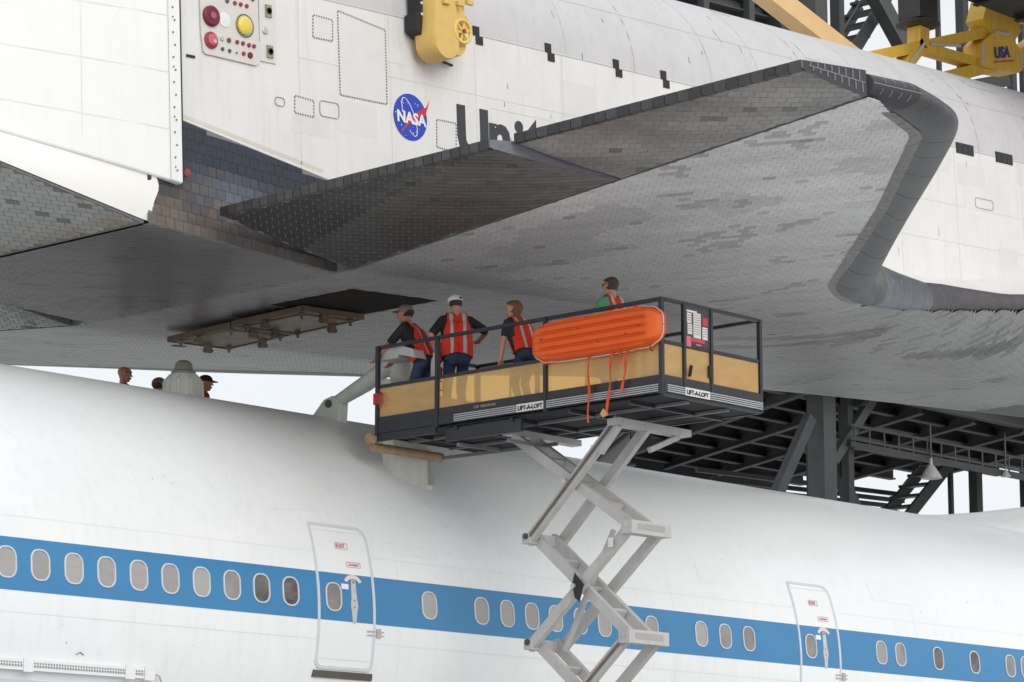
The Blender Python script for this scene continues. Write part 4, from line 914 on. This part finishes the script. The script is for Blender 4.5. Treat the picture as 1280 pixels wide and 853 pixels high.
hb = thing('hoist_block', 'dark hanging hoist block with round flange above the yellow frame', 'hoist', (23.13, 0, 18.45))
MB().box((22.85,-.25,18.56),(23.42,.25,21.5)).build('block_body', M('hoist_dark', (.035,.032,.03), .5, .3, 4), hb); MB().lathe((23.13,0,18.44), (0,0,1), [(0,.30),(.03,.42),(.06,.42),(.12,.30)], 20).build('flange', M('hoist_dark', (.035,.032,.03)), hb)
MB().disc((23.13,0,18.34),(0,0,1),.08,.1,12).build('stem', metal_l, hb)
# yellow hoist fitting clamped to the shuttle's side
hf = thing('hoist_fitting', 'yellow gear housing with handwheel clamped to the shuttle side above the round emblem', 'hoist fitting', (7.2, -2.9, 14.0))
W = lambda x, y, z: Vector((5.49, 0, 10.5486))+Vector((math.cos(R_(3))*x-math.sin(R_(3))*z, y, math.sin(R_(3))*x+math.cos(R_(3))*z))
def tear(cx, cz, r, top, wtop, y0, y1, mat, name):
    pts = [(cx+r*math.cos(t), cz+r*math.sin(t)) for t in [R_(200+14*k) for k in range(11)]]
    pts = [(cx-wtop, top)]+[(cx-wtop*.98, cz+r*1.4)]+[(cx-r*.97, cz+r*.3)]+pts+[(cx+r*.97, cz+r*.3)]+[(cx+wtop*.98, cz+r*1.4)]+[(cx+wtop, top)]
    m = MB(); n_ = len(pts); m.loft([[W(x, y, z) for x, z in pts] for y in (y0, y0-.02, y1+.04)]+[[W(cx+(x-cx)*.9, y1, cz+(z-cz)*.95) for x, z in pts]], True, True); return m.build(name, mat, hf, smooth=35)
yel2 = M('fitting_yellow', srgb(218,182,104), .45, .06, 4)
tear(1.73, 3.44, .275, 5.0, .235, -2.75, -3.12, yel2, 'gear_housing'); tear(2.02, 3.47, .20, 5.0, .18, -2.78, -3.04, yel2, 'gear_housing')
hwc = W(2.06, -3.06, 3.62); m = MB()
m.tube([hwc+Vector((.165*math.cos(t), -.05, .165*math.sin(t))) for t in [2*math.pi*k/24 for k in range(25)]], .028, 8, False)
hw_ = m.build('handwheel', M('wheel_cream', srgb(228,196,112), .45), hf, smooth=True)
for k in range(6): t = math.pi*k/3+.3; MB().bar(hwc+Vector((0,-.045,0)), hwc+Vector((.155*math.cos(t), -.045, .155*math.sin(t))), .02, .03).build('spoke', M('wheel_cream', srgb(228,196,112)), hw_)
MB().lathe(hwc+Vector((0,.02,0)), (0,-1,0), [(0,.06),(.09,.05),(.09,.035)], 12).build('wheel_hub', M('wheel_cream', srgb(228,196,112)), hw_); MB().disc(hwc+Vector((0,-.071,0)), (0,-1,0), .032, .02, 12).build('hub_cap', red_m, hw_)
m = MB(); m.prism([W(x, -2.80, z) for x, z in ((2.2,3.75),(2.36,3.68),(2.44,3.78),(2.36,3.92),(2.2,3.98))], (0,-.12,0)); m.build('lug', M('lug_yellow', srgb(220,196,40), .45), hf)
m = MB(); m.prism([W(x, -2.66, z) for x, z in ((1.36,3.58),(1.50,3.5),(1.55,3.6),(1.55,5.0),(1.42,5.0),(1.43,3.85),(1.36,3.82))], (0,-.22,0)); bp_ = m.build('back_plate', black_m, hf)
for k in range(6): MB().disc(W(1.475, -2.882, 3.82+.16*k), (0,-1,0), .022, .006, 8).build('plate_bolt', sign_w, hf)
MB().bar(W(2.08,-2.68,3.27), W(2.28,-2.68,3.24), .03, .03).build('pin', black_m, hf)
for x, z in ((1.70,3.98),(1.98,4.0),(2.18,4.05)): MB().bar(W(x-.06,-3.14,z), W(x+.07,-3.14,z), .06, .06).build('bracket', yel2, hf)

# ================================================================== STEEL GANTRY behind the far side
gt = thing('steel_gantry', 'dark steel gantry tower with decks, braces and stairs behind the shuttle', 'gantry', (40, 16, 0))
def gb(p, q_, w_, h_, mat=steel, name='beam', parent=None): return MB().ibeam(p, q_, w_, h_, min(.04, w_/5)).build(name, mat, parent or gt)
def gsq(p, q_, w_, h_, mat=steel, name='brace', parent=None): return MB().bar(p, q_, w_, h_).build(name, mat, parent or gt)
# main column and neighbours
gsq((36.05,12,0),(36.05,12,34),.50,.50,steel_l,'column'); gsq((38.0,13.6,0),(38.0,13.6,34),.40,.40,steel,'column')
for x, y, w_ in ((37.1,12,.22),(37.55,12.4,.22),(48.7,16,.28),(47.45,16,.12),(51.25,16,.22),(51.85,16,.15)): gsq((x,y,0),(x,y,34),w_,w_,steel,'column')
gsq((34.05,11.9,11.7),(35.45,11.9,13.75),.22,.28,steel_l); gsq((36.35,11.9,12.8),(38.1,11.9,14.6),.20,.24,steel_l); gsq((36.9,12.6,13.4),(38.4,12.6,11.6),.26,.30,steel)
gsq((38.6,12,25.3),(40.1,12,23.9),.36,.42,steel_l)
gsq((39.3,12.5,22.5),(45.5,12.5,24.4),.25,.35,steel)
# middle deck: seen from below
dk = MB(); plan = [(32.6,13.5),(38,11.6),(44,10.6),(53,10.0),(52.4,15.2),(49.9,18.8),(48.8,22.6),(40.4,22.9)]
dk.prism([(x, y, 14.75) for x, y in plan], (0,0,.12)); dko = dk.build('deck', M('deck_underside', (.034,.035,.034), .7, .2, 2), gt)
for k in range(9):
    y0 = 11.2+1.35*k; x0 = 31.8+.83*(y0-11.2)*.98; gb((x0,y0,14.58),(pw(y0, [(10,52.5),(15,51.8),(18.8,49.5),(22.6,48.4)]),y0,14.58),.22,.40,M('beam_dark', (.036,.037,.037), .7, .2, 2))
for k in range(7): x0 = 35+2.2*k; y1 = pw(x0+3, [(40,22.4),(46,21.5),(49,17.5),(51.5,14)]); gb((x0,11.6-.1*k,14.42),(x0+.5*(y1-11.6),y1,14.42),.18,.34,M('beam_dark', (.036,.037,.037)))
gb((40.2,22.9,14.25),(48.6,22.9,14.25),.3,1.0); gb((37.0,18.9,13.9),(41.5,24.5,13.9),.3,.9)
# more tubes and grating under the deck
for k in range(5): gsq((38+1.6*k,17.5+.8*k,13.3),(47+k,17.2+.8*k,13.5),.10,.12,steel,'pipe')
# walkway railing
for z in (13.72, 13.38): MB().tube([(36.8,11.7,z),(52,11.7,z)], .035, 6).build('handrail', steel_l, gt)
for k in range(24): x = 37+.62*k; MB().tube([(x,11.7,13.3),(x,11.7,13.74)], .025, 6).build('baluster', steel_l, gt)
gsq((36.8,11.8,13.25),(52,11.8,13.25),.25,.12,steel,'walkway')
# stairs
def stair(a, b_, wv, n_, name='stair'):
    a, b_, wv = Vector(a), Vector(b_), Vector(wv); st = link(name, None, gt); st['_o'] = gt['_o']
    MB().bar(a, b_, .08, .34).build('stringer', steel, st); MB().bar(a+wv, b_+wv, .08, .34).build('stringer', steel, st)
    for k in range(n_): p = a.lerp(b_, (k+.5)/n_); MB().box((min(p.x, p.x+wv.x)-.06, min(p.y, p.y+wv.y), p.z-.05), (max(p.x, p.x+wv.x)+.06, max(p.y, p.y+wv.y), p.z+.02)).build('tread', steel, st)
    for w_ in (Vector((0,0,1.0)),): MB().tube([a+w_, b_+w_], .03, 6).build('handrail', steel_l, st)
stair((38.0,12.5,23.2),(40.2,12.5,25.8),(.2,1.2,-.15), 6)
stair((44.6,15.6,12.4),(47.2,15.6,14.5),(.2,1.2,-.15), 6)
# upper deck
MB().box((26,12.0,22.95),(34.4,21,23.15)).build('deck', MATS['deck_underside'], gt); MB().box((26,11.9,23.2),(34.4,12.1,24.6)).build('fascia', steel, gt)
for x in (31.15, 32.9, 28.5): gsq((x,11.6,21),(x,11.6,27),.2,.2,steel_l,'column')
gsq((33.5,11.7,24.2),(34.9,11.7,22.6),.5,.6,steel,'brace'); gb((26,11.8,23.1),(34.6,11.8,23.6),.3,.3,steel_l)
for k in range(5): gb((26,13+1.6*k,22.7),(34.2,13+1.6*k,22.7),.2,.3)
# crane trolley underside at the top corner
MB().box((21.6,-7,18.80),(34,-1.0,20.6)).build('trolley_bed', M('trolley_black', (.022,.021,.02), .6, .2, 3), gt)
for k in range(4): gb((23.4+1.4*k,-6.5,18.74),(23.4+1.4*k,-1.1,18.74),.14,.10,M('trolley_black', (.022,.021,.02)))
def lamp(p, r, label):
    t = thing('flood_lamp', label, 'lamp', p, 'lamps under the gantry deck'); q = MB(); q.lathe(p, (0,0,1), [(0,r),(.03,r*1.0),(.35*r,r*.86),(.75*r,r*.62),(1.1*r,r*.36),(1.3*r,r*.2),(1.9*r,r*.12)], 16); q.build('shade', M('lamp_enamel', (.32,.32,.31), .4), t, smooth=30)
    MB().tube([Vector(p)+Vector((0,0,r*1.9)), Vector(p)+Vector((0,0,r*1.9+.9))], .03, 6).build('stem', steel_l, t)
lamp((40.1,11.6,12.72), .27, 'large white bell lamp hanging under the gantry railing'); lamp((43.5,11.6,13.12), .13, 'small lamp at the right end of the gantry railing')
wire = M('wire_grey', (.25,.25,.26), .5)
for nm, pts, lb in (('guy_wire', [(24,34,12.2),(20.2,24,9.0)], 'thin guy wire crossing the sky gap above the jet roof'), ('overhead_wire', [(46,20,14.4),(70,30,18.0)], 'thin overhead wire in the bright gap at right')):
    MB().tube(pts, .014, 5).build(nm, wire, None, label=lb, cat='wire')

# ================================================================== PEOPLE
import numpy as np
def capsule(mb, a, b, ra, rb, n=12, k=4):
    a, b = Vector(a), Vector(b); d = (b-a); L_ = d.length; d = d/L_ if L_ > 1e-6 else Vector((0,0,1)); pts, rs = [], []
    for i in range(k): t = math.pi/2*(1-i/k); pts.append(a-d*ra*math.sin(t)); rs.append(max(1e-3, ra*math.cos(t)))
    pts.append(a); rs.append(ra); pts.append(b); rs.append(rb)
    for i in range(1, k+1): t = math.pi/2*i/k; pts.append(b+d*rb*math.sin(t)); rs.append(max(1e-3, rb*math.cos(t)))
    mb.tube(pts, rs, n)
def ik(s, h, l1, l2, pole):
    s, h = Vector(s), Vector(h); d = h-s; L_ = min(d.length, l1+l2-.005); u = d.normalized(); h = s+u*L_
    a = (l1*l1-l2*l2+L_*L_)/(2*L_); k = math.sqrt(max(0, l1*l1-a*a)); p = Vector(pole); p = (p-u*p.dot(u)).normalized(); return s+u*a+p*k, h
SKIN = [M('skin_light', srgb(205,150,120), .55, .08, 20), M('skin_tan', srgb(176,120,92), .55, .08, 20)]
def person(label, loc, facing, lean=0., H=1.78, shirt=(.02,.02,.022), trousers=srgb(52,66,96), head=(0,0), lh=None, rh=None, vest=None, hair=None, cap=None, glasses=False, skin=0, sleeve=.55, side=0., group=None, voxel=.011, twist=0., collar=0):
    """x right, y forward, z up; hands given in that frame; everything scaled by H/1.78"""
    s = H/1.78; t = thing('person', label, 'person', loc, group); prims = []       # (a, b, ra, rb, part)
    def cap_(a, b, ra, rb, part): prims.append((Vector(a)*s, Vector(b)*s, ra*s, rb*s, part))
    hip = Vector((0,0,.93)); up = Vector((math.sin(side), math.sin(lean)*math.cos(side), math.cos(lean)*math.cos(side))); rt = Vector((math.cos(side),0,-math.sin(side))); fw = up.cross(rt)*-1
    fw = rt.cross(up)*-1 if rt.cross(up).y < 0 else rt.cross(up)
    if twist: rt2 = Matrix.Rotation(twist, 3, up) @ rt
    else: rt2 = rt
    ch = hip+up*.36; sh = hip+up*.50; nk = hip+up*.565
    for q in (-1, 1):
        cap_(hip+rt*.085*q, ch+rt2*.085*q-fw*.005, .125, .135, 'torso'); cap_(hip+rt*.07*q-Vector((0,.02,.04)), hip+rt*.07*q+Vector((0,.01,-.02)), .12, .12, 'pants')
        cap_(ch+rt2*.085*q, sh+rt2*.09*q, .13, .085, 'torso'); cap_(sh+rt2*.05*q, sh+rt2*.165*q-up*.01, .075, .068, 'torso')
        hp_ = hip+rt*.09*q-Vector((0,0,.04)); ft = Vector((.11*q,.02*q,.09)); kn, ft = ik(hp_, ft, .44, .42, (0,1,0)); cap_(hp_, kn, .092, .066, 'pants'); cap_(kn, ft, .064, .05, 'pants'); cap_(ft+Vector((0,-.04,-.045)), ft+Vector((.01*q,.15,-.055)), .042, .036, 'shoe')
        so_ = sh+rt2*.185*q-up*.015; hd = (lh if q < 0 else rh) or (.28*q, .10, .86); pole = (q*.9,-.6,-.1) if (lh if q < 0 else rh) else (q*.3,-1,0)
        el, wr = ik(so_, hd, .29, .26, pole); sp2 = so_.lerp(el, sleeve+.25)
        cap_(so_, sp2, .067, .062, 'torso'); cap_(so_, el, .052, .043, 'skin'); cap_(el, wr, .044, .031, 'skin')
        d = (wr-el).normalized(); sd_ = d.cross(fw if abs(d.dot(fw)) < .9 else up).normalized(); nn = sd_.cross(d); pm = wr+d*.05; cap_(wr+d*.02+sd_*.014, pm+sd_*.024, .024, .022, 'skin'); cap_(wr+d*.02-sd_*.014, pm-sd_*.024, .024, .022, 'skin')
        for f_, (o_, ln) in enumerate(((-.034,.062),(-.012,.072),(.011,.068),(.033,.054))):
            k0 = pm+sd_*o_+d*.02; k1 = k0+d*ln*.55+nn*.008; cap_(k0, k1, .0105, .0105, 'skin'); cap_(k1, k1+d*ln*.45+nn*.022, .0105, .009, 'skin')
        th0 = wr+d*.03-sd_*.03*q; cap_(th0, th0+d*.03-sd_*.03*q, .012, .012, 'skin'); cap_(th0+d*.03-sd_*.03*q, th0+d*.058-sd_*.034*q+nn*.012, .0115, .010, 'skin')
    # head frame
    hy, hpit = head; hm = Matrix.Rotation(hy, 3, 'Z') @ Matrix.Rotation(-hpit-lean*.45, 3, 'X'); hf_ = hm @ Vector((0,1,0)); hr = hm @ Vector((1,0,0)); hu = hm @ Vector((0,0,1))
    hc = nk+up*.045+hu*.115+hf_*.025; Hp = lambda x, y, z: hc+hr*x+hf_*y+hu*z
    cap_(nk-up*.05, hc-hu*.07-hf_*.02, .058, .056, 'skin')
    cap_(Hp(0,-.028,.035), Hp(0,.025,.035), .084, .080, 'head'); cap_(Hp(0,.02,.0), Hp(0,.035,-.06), .070, .052, 'head'); cap_(Hp(0,.055,-.095), Hp(0,.06,-.09), .026, .026, 'head'); cap_(Hp(0,-.03,.03), Hp(0,-.03,-.03), .078, .06, 'head')
    cap_(Hp(0,.095,.012), Hp(0,.118,-.025), .011, .015, 'head')
    cap_(Hp(-.03,.098,-.062), Hp(.03,.098,-.062), .009, .009, 'lips'); cap_(Hp(-.045,.085,.035), Hp(.045,.085,.035), .016, .016, 'head')
    for q in (-1, 1): cap_(Hp(.079*q,-.012,.022), Hp(.077*q,-.004,-.02), .017, .012, 'head')
    mb = MB()
    for a, b_, ra, rb, p in prims: capsule(mb, a, b_, ra, rb)
    me = bpy.data.meshes.new('body'); me.from_pydata(mb.v, [], mb.f); tmp = bpy.data.objects.new('body', me); col.objects.link(tmp)
    rm = tmp.modifiers.new('r', 'REMESH'); rm.mode = 'VOXEL'; rm.voxel_size = voxel; sm = tmp.modifiers.new('s', 'SMOOTH'); sm.factor = .5; sm.iterations = 2
    out = bpy.data.meshes.new_from_object(tmp.evaluated_get(bpy.context.evaluated_depsgraph_get())); bpy.data.objects.remove(tmp)
    nv = len(out.vertices); co = np.empty(nv*3); out.vertices.foreach_get('co', co); co = co.reshape(-1, 3)
    no = np.empty(nv*3); out.vertices.foreach_get('normal', no); no = no.reshape(-1, 3)
    faces = [tuple(p.vertices) for p in out.polygons]; fc = np.array([co[list(f)].mean(0) for f in faces])
    best = np.full(len(faces), 1e9); idx = np.zeros(len(faces), int)
    for i, (a, b_, ra, rb, p) in enumerate(prims):
        A, B = np.array(a), np.array(b_); D = B-A; dd = max(1e-9, D@D); tt = np.clip(((fc-A)@D)/dd, 0, 1); dist = np.linalg.norm(fc-A-tt[:, None]*D, axis=1)-(ra+(rb-ra)*tt)
        m_ = dist < best; best[m_] = dist[m_]; idx[m_] = i
    order = ['skin','head','torso','pants','shoe','lips']; part = np.array([order.index(prims[i][4]) for i in idx])
    smat = SKIN[skin]; key = 'cloth_%d_%d_%d' % tuple(int(c*255) for c in shirt); sh_m = M(key, shirt, .85, .25, 9, .9, 14); tr_m = M('denim_%d' % int(trousers[2]*999), trousers, .85, .3, 9, .9, 12)
    for m_ in (smat, smat, sh_m, tr_m, black_m, M('lips', srgb(170,100,90), .5)): out.materials.append(m_)
    out.polygons.foreach_set('material_index', part.astype('int32')); out.polygons.foreach_set('use_smooth', [True]*len(faces))
    # turn to face and place
    RZ = Matrix.Rotation(facing-math.pi/2, 4, 'Z'); out.transform(RZ); body = link('body', out, t)
    def child(mesh_v, mesh_f, mats, name, mi=None, parent=body):
        me2 = bpy.data.meshes.new(name); me2.from_pydata([tuple(v) for v in mesh_v], [], mesh_f)
        for m_ in mats: me2.materials.append(m_)
        if mi is not None: me2.polygons.foreach_set('material_index', mi)
        me2.polygons.foreach_set('use_smooth', [True]*len(mesh_f)); me2.transform(RZ); me2.update(); return link(name, me2, parent)
    def shell(mask, off, mats, name, mi=None):
        sel = [i for i in range(len(faces)) if mask[i]]; used = sorted({v for i in sel for v in faces[i]}); mp = {v: k for k, v in enumerate(used)}
        vv = [co[v]+no[v]*off for v in used]; return child(vv, [tuple(mp[v] for v in faces[i]) for i in sel], mats, name, None if mi is None else [int(mi[i]) for i in sel])
    rel = fc/s-np.array(hip); tu = rel@np.array(up); tx = rel@np.array(rt2); ty = rel@np.array(fw)
    if vest:
        tor = (part == 2) & (tu > -.04+vest.get('lo', 0)) & (tu < .60) & (np.abs(tx) < .185-.05*np.clip((tu-.30)/.15, 0, 1)+.02*(tu < .2)) & ~((ty > .05) & (np.abs(tx) < .03))
        stripe = ((np.abs(np.abs(tx)-.088) < .019)).astype(int)
        shell(tor, .016, [M('vest_orange', srgb(228,56,36), .75, .18, 8, .9, 14), M('vest_silver', (.50,.49,.46), .45)], 'safety_vest', stripe)
        if vest.get('binding', 1): pass
    hrel = fc/s-np.array(hc); hx_, hy_, hz_ = hrel@np.array(hr), hrel@np.array(hf_), hrel@np.array(hu)
    if hair:
        msk = (part == 1) & ((hz_ > .055+.25*np.clip(hy_-.03, 0, 1)*2) | ((hy_ < -.0) & (hz_ > hair.get('len', -.05)))) & ~((np.abs(hx_) > .085)) & (hz_ > -.2)
        if hair.get('len', 0) < -.08: msk |= (part == 0) & (hy_ < -.02) & (hz_ > hair['len']) & (np.linalg.norm(hrel, axis=1) < .2)
        if cap: msk &= hz_ < .05
        shell(msk, hair.get('th', .014), [M('hair_%d' % int(hair['c'][0]*999), hair['c'], .6, .35, 60, .6, 120)], 'hair')
    if cap:
        q = MB(); rings = []
        for k in range(7):
            a = math.pi/2*k/6; rings.append([Hp(.103*math.cos(a)*math.cos(b2), -.004+.118*math.cos(a)*math.sin(b2), .026+.110*math.sin(a)**.8)*s for b2 in [2*math.pi*j/20 for j in range(20)]])
        q.loft(rings, True, True); br_ = []
        for k in range(9):
            b2 = R_(25+130*k/8) if not cap.get('back') else R_(205+130*k/8); c, s2 = math.cos(b2), math.sin(b2)
            br_.append([Hp(.103*c, -.004+.118*s2, .046)*s, Hp(.104*c, -.004+(.118*s2+.085*(abs(s2)**1.5)*math.copysign(1, s2)), .032)*s])
        if cap.get('brim', 1): q.loft(br_, False); q.loft([[p-hu*.006*s for p in r] for r in br_], False)
        child(q.v, q.f, [M('cap_%d' % int(cap['c'][0]*999), cap['c'], .75, .06, 12)], 'cap')
        if cap.get('patch'):
            q = MB(); pc = Hp(.035,-.112,.055)*s; q.bar(pc-hr*.016, pc+hr*.016, .012, .026); child(q.v, q.f, [black_m], 'cap_strap')
    if glasses:
        q = MB()
        for k in (-1, 1): q.bar(Hp(.012*k,.104,.028)*s, Hp(.06*k,.090,.028)*s, .012, .032); q.bar(Hp(.062*k,.088,.03)*s, Hp(.088*k,-.01,.03)*s, .006, .010)
        child(q.v, q.f, [M('glasses_black', (.01,.01,.012), .2)], 'sunglasses')
    else:
        for k in (-1, 1): q = MB(); capsule(q, Hp(.034*k,.090,.018)*s, Hp(.036*k,.091,.018)*s, .009*s, .009*s, 8, 3); child(q.v, q.f, [M('eye_dark', (.03,.025,.02), .2)], 'eye')
    return t
AZ_AWAY, AZ_LEFT = R_(42.5), R_(132.5)
grp = 'workers on the lift platform'
VEST = {'lo': .02}
person('worker in grey cap and orange vest leaning over the railing at the platform far end', (6.42,-3.30,DK), R_(104), .48, 1.76, head=(.2,-.25), cap={'c': srgb(128,118,112)}, hair={'c': srgb(40,32,30), 'len': -.03}, glasses=True, vest=VEST, lh=(-.20,.62,.98), rh=(.16,.60,.96), group=grp, skin=1, sleeve=.6)
person('worker in white cap and orange vest with elbow out, seen from behind', (6.62,-3.72,DK), R_(58), .06, 1.80, head=(.12,.12), cap={'c': (.80,.81,.84), 'patch': 1}, hair={'c': srgb(62,44,38), 'len': -.045, 'th': .008}, vest=VEST, lh=(-.22,.10,1.02), rh=(.40,.34,1.22), group=grp, sleeve=.6, twist=-.08)
person('bending worker with wavy blond brown hair beside the litter', (6.60,-5.0,DK), R_(80), .44, 1.60, shirt=(.025,.028,.035), head=(.55,-.2), hair={'c': srgb(120,88,56), 'len': -.14, 'th': .028}, vest=VEST, lh=(-.26,.30,.74), rh=(.26,.28,.76), group=grp, sleeve=.35)
person('worker with short grey hair and sunglasses behind the orange litter', (6.85,-6.32,DK), R_(84), .05, 1.70, shirt=srgb(96,160,128), head=(.15,.05), hair={'c': srgb(74,64,58), 'len': -.06}, glasses=True, vest=VEST, lh=(-.25,.25,1.0), rh=(.25,.2,1.0), group=grp)
g2 = 'workers behind the jet roof'
PZ = 8.36
person('bald man in dark sunglasses looking right behind the jet roof', (6.46,3.05,PZ), R_(-20), .02, 1.74, shirt=(.1,.1,.12), head=(-.1,0), glasses=True, group=g2, skin=1)
person('person in khaki cap bending down behind the jet roof, left of the domed socket', (7.05,3.05,PZ-.03), R_(12), .30, 1.72, shirt=(.12,.11,.09), head=(-.2,-.35), cap={'c': srgb(120,104,84)}, hair={'c': srgb(70,50,40), 'len': -.04}, group=g2)
person('person in dark cap and red shirt half hidden behind the domed socket', (8.05,3.05,PZ+.05), R_(-30), .05, 1.76, shirt=srgb(190,40,50), head=(-.1,.0), cap={'c': srgb(44,34,32)}, glasses=True, group=g2, skin=1)
wsd = thing('work_stand', 'low work stand behind the jet roof carrying three people', 'work stand', (7.2, 3.6, 0))
MB().box((5.4,2.45,8.24),(9.2,4.6,8.34)).build('deck', steel, wsd)
for x in (5.6, 9.0):
    for y in (3.6, 4.4): MB().box((x-.06,y-.06,0),(x+.06,y+.06,8.24)).build('leg', steel, wsd)
# tool case held over the rail
tcs = thing('tool_case', 'open white tool case held over the platform railing by the grey capped worker', 'tool case', (6.2,-2.95,9.35))
MB().box((6.10,-3.12,9.42),(6.42,-2.78,9.58)).build('case', M('case_white', (.50,.50,.48), .5, .1, 6), tcs)
m = MB(); m.prism([(6.08,-3.12,9.60),(6.08,-3.42,9.50),(6.08,-3.46,9.38),(6.08,-3.14,9.46)], (.22,0,0)); m.build('lid', M('case_white', (.5,.5,.48)), tcs)
MB().tube([(6.2,-2.9,9.58),(6.2,-2.92,9.70),(6.25,-2.98,9.70)], .012, 6).build('handle', black_m, tcs)
rg = MB(); rr = [[(6.50+.02*math.sin(k), -3.50+.03*math.sin(k*2.1)-.05*(k/7), 9.52-.05*k), (6.50, -3.42+.02*math.cos(k*1.7), 9.52-.045*k)] for k in range(8)]; rg.loft(rr, False); rg.loft([[(p[0]+.03, p[1], p[2]) for p in r] for r in rr], False)
rg.build('work_gloves', strap_m, None, label='orange work gloves held at the hip of the white capped worker', cat='gloves')
bt = MB(); bt.lathe((6.3,-3.62,DK+.02), (0,0,1), [(0,.06),(.78,.06),(.84,.05),(.88,.03),(.93,.03)], 12)
bt.build('supply_tube', M('case_white', (.5,.5,.48)), None, label='white upright canister standing on the deck between the two capped workers', cat='canister', smooth=30)
for ob in list(bpy.data.objects):
    if '_o' in ob: del ob['_o']
